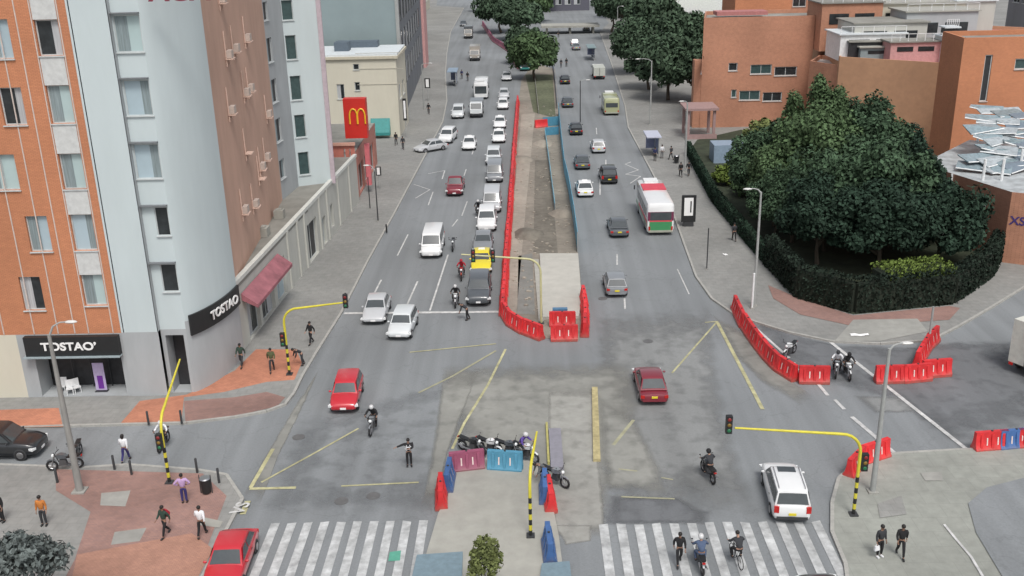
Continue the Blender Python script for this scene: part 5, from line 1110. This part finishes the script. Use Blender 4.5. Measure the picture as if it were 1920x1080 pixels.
pole(762,235,6,'pale post at the corner of the grey office block',POLE,.12,.1,name='post',cat='post')
pole(959,58,9,'far pale lamp post in front of the median trees',POLE,.1,.08,arm=(-1,0,.2))
pole(1088,232,6.2,'dark pole with a small arm between the right lanes',DGREY,.08,.06,arm=(1.0,0,.1),z=.0)
pole(1157,90,9,'lamp post among the far right trees',POLE,.1,.07,arm=(1,0,.2))
pole(1410,578,2.8,'striped white and black short post beside the park lamp post',WHITE,.08,.08,name='post',cat='post')
pole(1325,505,3.6,'thin dark sign post on the park pavement',DGREY,.05,.05,name='sign_post',cat='post')
pole(1740,652,3.0,'grey post at the end of the barrier row near the pavement',POLE,.08,.07,name='post',cat='post')
pole(820,585,1.2,'x',DGREY,.05,.05,name='bollard',cat='bollard',cr_=(-90,30)) if False else None
def signal_head(b,x,y,z,rz=0,mt=BLACK):
    hd=MB().box(x,y,z,.30,.24,.92,rz).build('signal_head',mt,b)
    c,s=math.cos(rz),math.sin(rz)
    for k,m in enumerate(('lens red','lens amber','lens green')):
        mm=mat(m,((.20,.02,.02),(.20,.12,.02),(.02,.14,.06))[k],.3)
        MB().ball((x+s*.125,y-c*.125,z+.29-.29*k),(.10,.04,.10),10,6).build('lens',mm,hd,True)
def mast(px,py,label,top,arm,heads,striped=True,mt=YEL,z=.13,low=None):
    x,y=G(px,py,z); b=empty('signal_mast',(x,y,z),0,label,'traffic light')
    ax_,ay_,az_=arm
    if striped:
        n=7
        for i in range(n): MB().tube([(0,0,.3*i+.05),(0,0,.3*i+.35)],.085,10).build('stripe',BLACK if i%2==0 else mt,b,True)
        z0=.3*n+.05
    else: z0=0
    pts=[(0,0,z0),(0,0,top-1.0)]
    for i in range(1,7):
        t=i/6*PI/2; L=1.0; pts.append((ax_*(1-math.cos(t))*L/math.hypot(ax_,ay_) ,ay_*(1-math.cos(t))*L/math.hypot(ax_,ay_),top-1+math.sin(t)*1.0))
    pts.append((ax_,ay_,top+az_)); MB().tube(pts,[.085,.08]+[.075]*6+[.05],10).build('mast_arm',mt,b,True)
    MB().box(0,0,.03,.4,.4,.08).build('base_plate',DGREY,b)
    for h in heads: signal_head(b,*h)
    if low: signal_head(b,*low)
    return b
X0,Y0=G(1600,965,.13); mast(1600,965,'yellow signal mast with long arm and black light over the right lanes',4.5,(-6.1,0,.42),[(-6.4,-.05,5.15)],low=(.3,.1,2.9))
X0,Y0=G(318,905,.13); mast(318,905,'yellow signal mast on the left plaza with its arm reaching toward the tower',3.9,(-.6,5.6,.8),[],low=(-.1,-.22,2.6))
X0,Y0=G(543,702,.13); t=G(645,568,5.2); mast(543,702,'thin yellow signal mast near the kerb with its arm over the left lanes',4.7,(t[0]-X0,t[1]-Y0,.4),[(t[0]-X0+.1,t[1]-Y0,5.2)],low=(-.15,-.2,2.6))
X0,Y0=G(995,1005,.12); mast(995,1005,'yellow and black signal mast on the lower median with its arm pointing up the avenue',3.6,(.4,3.4,.2),[],z=.12)
X0,Y0=G(1015,606,.06); t=G(865,476,5.4); mast(1015,606,'signal mast on the upper median with a yellow arm over the queue',5.0,(t[0]-X0,t[1]-Y0,.3),[((t[0]-X0)*.85,(t[1]-Y0)*.85,5.2),((t[0]-X0)*.6,(t[1]-Y0)*.6,5.2)],striped=False,z=.06,mt=mat('pale yellow post',(.52,.50,.27),.5))
X0,Y0=G(1010,872,.0); b=empty('concrete_block',(X0,Y0,0),0,'lilac grey concrete block lying beside the yellow kerb of the lower median','concrete block')
MB().box(.55,2.3,.1,.12,4.6,.2).build('edge',mat('dull yellow bar',(.40,.37,.13),.6,var=.2),b); MB().box(1.0,1.6,.12,.7,4.4,.2).build('slab',mat('lilac grey block',(.24,.235,.27),.8),b)
# pedestrian bollards
for i,(px,py) in enumerate(((279,796),(341,794),(108,905),(370,886),(411,905),(247,890),(215,880))):
    x,y=G(px,py,.13); x_=MB().tube([(0,0,0),(0,0,.85),(0,0,.9)],[.07,.07,.03],8); o=x_.build('bollard',DGREY,None,True); o.location=(x,y,.13); tag(o,('dark bollard before the orange paving, left of two','dark bollard before the orange paving, right of two','dark rail post by the scooter at the left','dark bollard on the plaza edge, left of two near the lilac shirt','dark bollard on the plaza edge, right of two near the lilac shirt','dark bollard between the side street and the plaza behind the woman','small dark bollard nearest the concrete lamp post')[i],'bollard')
for i,(px,py) in enumerate(((649,568),(725,436),(1130,790))):
    if i==2: continue
    x,y=G(px,py,.13); o=MB().tube([(0,0,0),(0,0,.8),(0,0,.85)],[.08,.08,.04],8).build('bollard',BLACK,None,True); o.location=(x,y,.13); tag(o,('black bollard at the kerb beside the stop line','black bollard leaning at the left kerb near the slim post')[i],'bollard')
# bin, sign boards, bus stop
def binn(px,py,label):
    x,y=G(px,py,.13); b=empty('litter_bin',(x,y,.13),0,label,'bin'); MB().tube([(0,0,.1),(0,0,.9)],[.24,.28],14).build('drum',BLACK,b,True); MB().tube([(0,0,.9),(0,0,.96)],[.3,.26],14).build('rim',CHROME,b,True); MB().tube([(-.3,0,0),(-.3,0,1.1)],.025,6).tube([(.3,0,0),(.3,0,1.1)],.025,6).build('post',DGREY,b)
binn(388,925,'round black litter bin on the plaza near the lilac shirt'); binn(1268,306,'black litter bin beside the blue bus shelter')
x,y=G(1290,424,.13); b=empty('advert_panel',(x,y,.13),0,'black framed white advertising panel beside the bus','advertising panel')
MB().box(0,0,1.75,1.35,.22,2.6).build('frame',BLACK,b); MB().box(-.02,-.12,1.95,.85,.03,1.75).build('poster',SIGW,b); MB().box(.18,-.145,1.95,.12,.02,1.1).build('print',BLACK,b); MB().box(0,0,.22,1.0,.3,.44).build('plinth',DGREY,b)
def shelter(px,py,label,m,L=3.6):
    x,y=G(px,py,.13); b=empty('bus_shelter',(x,y,.13),0,label,'bus shelter')
    for a in (-L/2,L/2):
        MB().tube([(.6,a,0),(.6,a,2.5)],.05,6).build('post',POLE,b)
    MB().box(0,0,2.58,1.8,L+.5,.14).build('roof',m,b); MB().box(.62,0,1.3,.03,L-.2,1.9).build('back_panel',mat('shelter glass',(.25,.30,.42),.2),b); MB().box(.3,0,.48,.4,L*.7,.06).build('bench',POLE,b); MB().box(0,L/2,1.4,1.1,.06,1.9).build('end_panel',mat('shelter blue',(.22,.25,.38),.4),b)
shelter(1222,290,'blue grey bus shelter on the park pavement beyond the bus',mat('shelter roof',(.50,.52,.62),.4))
shelter(850,158,'blue shelter on the far left side of the avenue',mat('shelter roof blue',(.25,.33,.42),.5),4.5)
shelter(1108,110,'teal grey shelter by the far right trees',mat('shelter roof teal',(.20,.27,.28),.5),6)
def vsign(px,py,z,w_,h_,label,face=SIGW):
    x,y=G(px,py,.13); b=empty('pole_sign',(x,y,.13),0,label,'sign'); MB().tube([(0,0,0),(0,0,z+h_)],.05,6).build('post',POLE,b); MB().box(0,-.06,z+h_/2,w_,.08,h_).build('board',BLACK,b); MB().box(-.0,-.105,z+h_/2,w_*.55,.02,h_*.8).build('face',face,b)
vsign(712,355,1.6,.6,1.0,'small black and white sign board on the left pavement'); vsign(803,190,2.2,.9,1.6,'far black sign board beside the grey block'); vsign(762,258,2.4,.5,3.0,'tall narrow dark sign at the corner of the office block')
# cafe furniture before shop
for i,(px,py,lb,m) in enumerate(((120,735,'white cafe chair under the black shop sign, left of three',WHITE),(133,740,'white cafe chair under the black shop sign, middle of three',WHITE),(146,737,'white cafe chair under the black shop sign, right of three',WHITE),(95,722,'dark red cafe chair in the shop recess',mat('maroon plastic',(.16,.02,.03),.5)))):
    x,y=G(px,py,.13); b=empty('cafe_chair',(x,y,.13),R(20*i),lb,'chair')
    MB().box(0,0,.45,.44,.44,.04).build('seat',m,b); MB().box(0,.21,.72,.44,.04,.5).build('backrest',m,b)
    for a in (-.18,.18):
        for c in (-.18,.18): MB().box(a,c,.22,.04,.04,.44).build('leg',m,b)
x,y=G(192,735,.13); b=empty('banner_stand',(x,y,.13),0,'purple and white banner stand before the shop','banner'); MB().box(0,0,1.1,.7,.05,1.9).build('banner',mat('pale lilac print',(.50,.42,.62),.5),b); MB().box(.02,-.04,.72,.35,.02,.9).build('print',PURP,b); MB().box(0,0,.06,.8,.35,.1).build('foot',DGREY,b)
x,y=G(215,722,.13); b=empty('menu_board',(x,y,.13),0,'pale wooden menu board at the shop corner','menu board'); MB().box(0,0,.85,.9,.06,1.2).build('board',mat('pale wood',(.55,.42,.28),.7),b); [MB().box(s*.4,0,.4,.05,.1,.8).build('leg',mat('pale wood',(.5,.4,.3)),b) for s in (-1,1)]
# ================================================================ VEGETATION
def leaves(mb,c,r,n,size,rng,shell=.55):
    for _ in range(n):
        while True:
            d=Vector((rng.gauss(0,1),rng.gauss(0,1),rng.gauss(0,1)))
            if d.length>.1: break
        d.normalize(); t=shell+(1-shell)*rng.random()**.6; t*=rng.uniform(.85,1.12)
        p=Vector((c[0]+d.x*r[0]*t,c[1]+d.y*r[1]*t,c[2]+d.z*r[2]*t))
        nrm_=(d+Vector((rng.gauss(0,.6),rng.gauss(0,.6),rng.gauss(.3,.6)))).normalized()
        a=nrm_.orthogonal().normalized(); q=rng.random()*6.28; a=(Matrix.Rotation(q,3,nrm_)@a); b=nrm_.cross(a); s=size*rng.uniform(.6,1.3)
        mb.add([p-a*s-b*s*.35,p+a*s*.2-b*s*.6,p+a*s,p+b*s*.55],[(0,1,2,3)])
def crown_mesh(seed,R0,Hc,n,size,m,conic=False,clumps=34):
    rng=random.Random(seed); x=sheet_mb()
    for i in range(clumps):
        if conic:
            h=rng.random()**.8; rad=R0*(1-h)*.85+.3; a=rng.random()*6.28; c=(rad*.75*math.cos(a),rad*.75*math.sin(a),h*Hc); r=(R0*.34*(1.15-h),)*2+(Hc*.10,)
        else:
            a=rng.random()*6.28; e=math.asin(rng.uniform(-.55,1)); rr=rng.uniform(.45,.86); c=(R0*rr*math.cos(e)*math.cos(a),R0*rr*math.cos(e)*math.sin(a),Hc/2+Hc/2*rr*math.sin(e)); k=rng.uniform(.22,.40); r=(R0*k,R0*k,max(Hc/2*k*.8,R0*k*.9))
        leaves(x,c,r,n//clumps,size,rng)
    return x.mesh('crown',m)
def trunk_mesh(seed,h,r,R0,Hc):
    rng=random.Random(seed); x=MB(); x.tube([(0,0,0),(rng.uniform(-.1,.1),rng.uniform(-.1,.1),h*.5),(0,0,h+Hc*.35)],[r*1.3,r,r*.5],8)
    for i in range(7):
        a=rng.random()*6.28; z=h*rng.uniform(.65,1.1); L=R0*rng.uniform(.5,.8)
        x.tube([(0,0,z),(L*.4*math.cos(a),L*.4*math.sin(a),z+Hc*.15),(L*math.cos(a),L*math.sin(a),z+Hc*.4)],[r*.5,r*.3,r*.12],5)
    return x.mesh('trunk',BARK,True)
CR={}
def tree(x,y,h,Rr,label,m=LEAFD,n=4200,size=.30,trunk=.3,conic=False,var=0,group=None,z=.1,cat='tree',name='tree',low=.25):
    asp=round(h*(1-low)/Rr*2)/2
    key=(m.name,n,size,conic,var,asp)
    if key not in CR: CR[key]=(crown_mesh(var*7+3,1.,asp,n,size,m,conic),trunk_mesh(var+1,.35,.045,1.,.8))
    t=empty(name,(x,y,z),random.random()*6.28,label,cat,group)
    c=bpy.data.objects.new('crown',CR[key][0]); COL.objects.link(c); c.parent=t; c.scale=(Rr,Rr,h*(1-low)/asp); c.location=(0,0,h*low)
    k=bpy.data.objects.new('trunk',CR[key][1]); COL.objects.link(k); k.parent=t; k.scale=(Rr,Rr,h*.9)
    return t
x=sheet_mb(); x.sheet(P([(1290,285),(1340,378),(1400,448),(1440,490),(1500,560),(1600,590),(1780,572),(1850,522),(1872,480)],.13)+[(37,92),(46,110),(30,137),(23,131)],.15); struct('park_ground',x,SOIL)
rt=random.Random(21)
PK=[(27,91,12.5,4.2,LEAFM,'tallest bright green tree in the middle of the park group'),(25,95,9.5,3.4,LEAFD,'dark tree at the left shoulder of the park group'),(31.5,90,11,4.2,LEAFD,'broad dark tree right of the tallest park tree'),(35,91,10.2,3.6,LEAFX,'very dark tree at the right end of the park group'),(26.2,83.5,9.4,3.8,LEAFD,'dark tree at the front left of the park group'),(30.5,82,10.2,4.2,LEAFD,'wide dark tree at the front centre of the park group'),(33.6,83,9.,3.6,LEAFX,'very dark tree at the front right of the park group'),(26.5,103,7.,3.,LEAFM,'mid green tree behind the left shoulder of the park group'),(34,99,10,3.8,LEAFM,'mid green tree behind the right of the park group'),(28.6,77.5,8.2,4.0,LEAFX,'low very dark tree close to the front hedge'),(33.9,78.,7.2,3.7,LEAFX,'low very dark tree behind the lime hedge'),(24.6,80.,7.8,3.4,LEAFX,'low dark tree over the left bend of the hedge'),(22.9,88,6.4,2.6,LEAFD,'small dark tree beside the left hedge')]  # lit tops and darker bottoms of the group are put into leaf colours
for i,(x,y,h,r,m,lb) in enumerate(PK): tree(x,y,h,r,lb,m,15000,.052,var=i%3,low=.12,group=None)
tree(28.7,95.,13.9,2.3,'rounded tree top rising highest over the park trees',LEAFM,12000,.075,low=.1,var=2); tree(26.2,97.5,11.9,1.9,'narrow rounded tree left of the highest park tree',LEAFM,12000,.075,low=.1,var=1)
tree(23.6,91,9.0,3.2,'mid green tree spreading over the left edge of the park',LEAFM,15000,.052,low=.1,var=0); tree(32.8,95.,12.6,2.6,'upright dark crown breaking the skyline of the park trees on the right',LEAFD,12000,.075,low=.1,var=0); tree(22.9,95.5,8.6,3.2,'mid green tree at the upper left edge of the park group',LEAFD,15000,.052,low=.1,var=2); tree(24.,86.,7.4,2.9,'dark tree above the fence on the left edge of the park',LEAFD,15000,.052,low=.1,var=1)
tree(28.3,118,5.,2.0,'small olive tree before the brick building',LEAFO,2600,.12,low=.35)
tree(24.5,110,3.2,1.6,'small dark round tree by the park fence',LEAFD,2600,.12,low=.1)
FT=[(1165,75,14,6,'far right dark tree nearest the low bridge'),(1135,62,13,5,'far right dark tree beside the lamp'),(1215,100,13,6.5,'broad far right tree left of the white building'),(1180,140,10,5.2,'far right tree over the white truck'),(1235,190,10.5,5.4,'wide dark tree behind the lamp post at the right kerb'),(1285,195,10.5,4.8,'dark tree against the left side of the brick building'),(1260,140,11,5.6,'dark tree below the lime canopy'),(1200,170,9.5,4.6,'dark tree above the cream truck'),(1150,35,15,6,'distant tree at the top right of the avenue'),(1195,50,15,6.5,'distant tree at the top below the white building')]
for i,(px,py,h,r,lb) in enumerate(FT): x,y=G(px,py); tree(x+1.5,y,h,r,lb,LEAFF,8000,.075,var=i%3,low=.15)
MT=[(985,120,7.,4.2,LEAFF,'dark median tree just behind the green one by the teal kiosk'),(1003,150,8.,4.8,LEAFM,'green median tree overhanging the far right lanes'),(975,75,9.5,6.5,LEAFF,'large dark median tree behind the teal kiosk'),(940,62,10,6.5,LEAFF,'far median tree above the red barriers'),(1000,42,10,6.,LEAFM,'far mid green median tree near the dark building'),(920,22,11,7,LEAFD,'farthest tree on the left of the median'),(1015,22,12,6,LEAFM,'farthest tree before the dark building')]
for i,(px,py,h,r,m,lb) in enumerate(MT): x,y=G(px,py); tree(x,y,h,r,lb,m,8000,.075,var=i%3,low=.25)
x,y=G(52,1062,3.0); tree(x-.2,y,4.3,1.75,'grey green street tree at the bottom left corner',LEAFG,5000,.07,low=.35)
x,y=G(908,1075,1.6); tree(x,y,3.4,.85,'olive green young tree on the lower median at the bottom edge',LEAFO,2400,.11,low=.25)
def hedge(pts,h,wd,label,m,dens=260,size=.13,name='hedge',world=False):
    rng=random.Random(len(label)); b=empty(name,(0,0,0),0,label,'hedge'); x=sheet_mb(); core=MB(); pts=[Vector(p) if world else Vector(G(*p,.13)) for p in pts]
    for a,c in zip(pts,pts[1:]):
        d=c-a;L=d.length;u=d/L;n=Vector((-u.y,u.x)); q=(a+c)/2
        core.box(q.x,q.y,h*.47,L,wd*.8,h*.9,math.atan2(u.y,u.x))
        for _ in range(int(L*dens)):
            s=rng.random()*L; k=rng.choice((0,1,1,2)); e=rng.uniform(-.5,.5)
            if k==0: p=a+u*s+n*(wd*e); z=h*rng.uniform(.96,1.06)
            elif k==1: p=a+u*s+n*(-wd/2*rng.uniform(.85,1.1)); z=h*rng.random()
            else: p=a+u*s+n*(wd/2*rng.uniform(.85,1.1)); z=h*rng.random()
            v=Vector((rng.gauss(0,1),rng.gauss(0,1),rng.gauss(.4,1))).normalized(); o=v.orthogonal().normalized()*size*rng.uniform(.6,1.3); w_=v.cross(o).normalized()*size*.6; P_=Vector((p.x,p.y,z+.13))
            x.add([P_-o,P_-w_,P_+o,P_+w_],[(0,1,2,3)])
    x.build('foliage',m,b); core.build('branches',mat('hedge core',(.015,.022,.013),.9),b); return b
hedge([(1290,288),(1338,378),(1398,450),(1438,496)],1.5,.5,'low dark creeper fence along the left side of the park',LEAFX,200,.12)
hedge([(1440,495),(1500,558),(1600,585),(1782,567),(1850,519),(1870,484)],2.6,.9,'dark creeper covered fence hedge curving round the park corner',mat('creeper leaves',(.018,.028,.020),.85,var=.4,scale=.5,island=.5,spec=.15),210,.15)
a=G(1645,545,1.2);c=G(1770,532,1.2); hedge([(a[0],a[1]),(c[0],c[1])],2.9,2.4,'clipped yellow lime hedge block behind the dark park hedge',LEAFL,520,.12,world=True)
a=G(1345,335,.8); tree(a[0]+1.,a[1],2.2,1.6,'bright lime shrub inside the park near the pale sheet',LEAFL,2600,.12,low=.05,cat='shrub',name='shrub')
a=G(1385,355,.8); tree(a[0]+1.,a[1],2.6,1.9,'mid green shrub right of the lime shrub in the park',LEAFM,2600,.12,low=.05,cat='shrub',name='shrub')
a=G(1365,295,.5); x=MB().box(a[0],a[1],1.2,4,3,2.2); o=x.build('garden_shed',mat('blue grey sheet metal',(.25,.33,.42),.5)); tag(o,'small blue grey shed roof inside the park behind the lime shrub','shed')
# small things: rubbish and papers
for i,(px,py,sx,sy,lb) in enumerate(((1612,629,1.3,.4,'crumpled white sheet lying on the park corner pavement'),(1360,478,.3,.5,'small white scrap on the pavement near the sign post'))):
    x,y=G(px,py,.13); m=MB(); rr=random.Random(i); vs=[(sx*(a/4-.5)+rr.uniform(-.05,.05),sy*(c/3-.5)+rr.uniform(-.05,.05),rr.uniform(.01,.10)) for a in range(5) for c in range(4)]; m.add(vs,[(a*4+c,a*4+c+1,a*4+c+5,a*4+c+4) for a in range(4) for c in range(3)]); o=m.build('plastic_sheet',SIGW); o.location=(x,y,.14); tag(o,lb,'plastic sheet')
x,y=G(1050,592,.26); b=empty('work_cabinet',(x,y,.26),0,'blue and white striped box standing on the concrete slab','box'); MB().box(0,0,.3,1.1,.4,.6).build('case',mat('box blue',(.08,.18,.30),.5),b); MB().box(0,-.21,.32,.7,.02,.2).build('label_band',SIGW,b)
print('objects',len(bpy.data.objects))
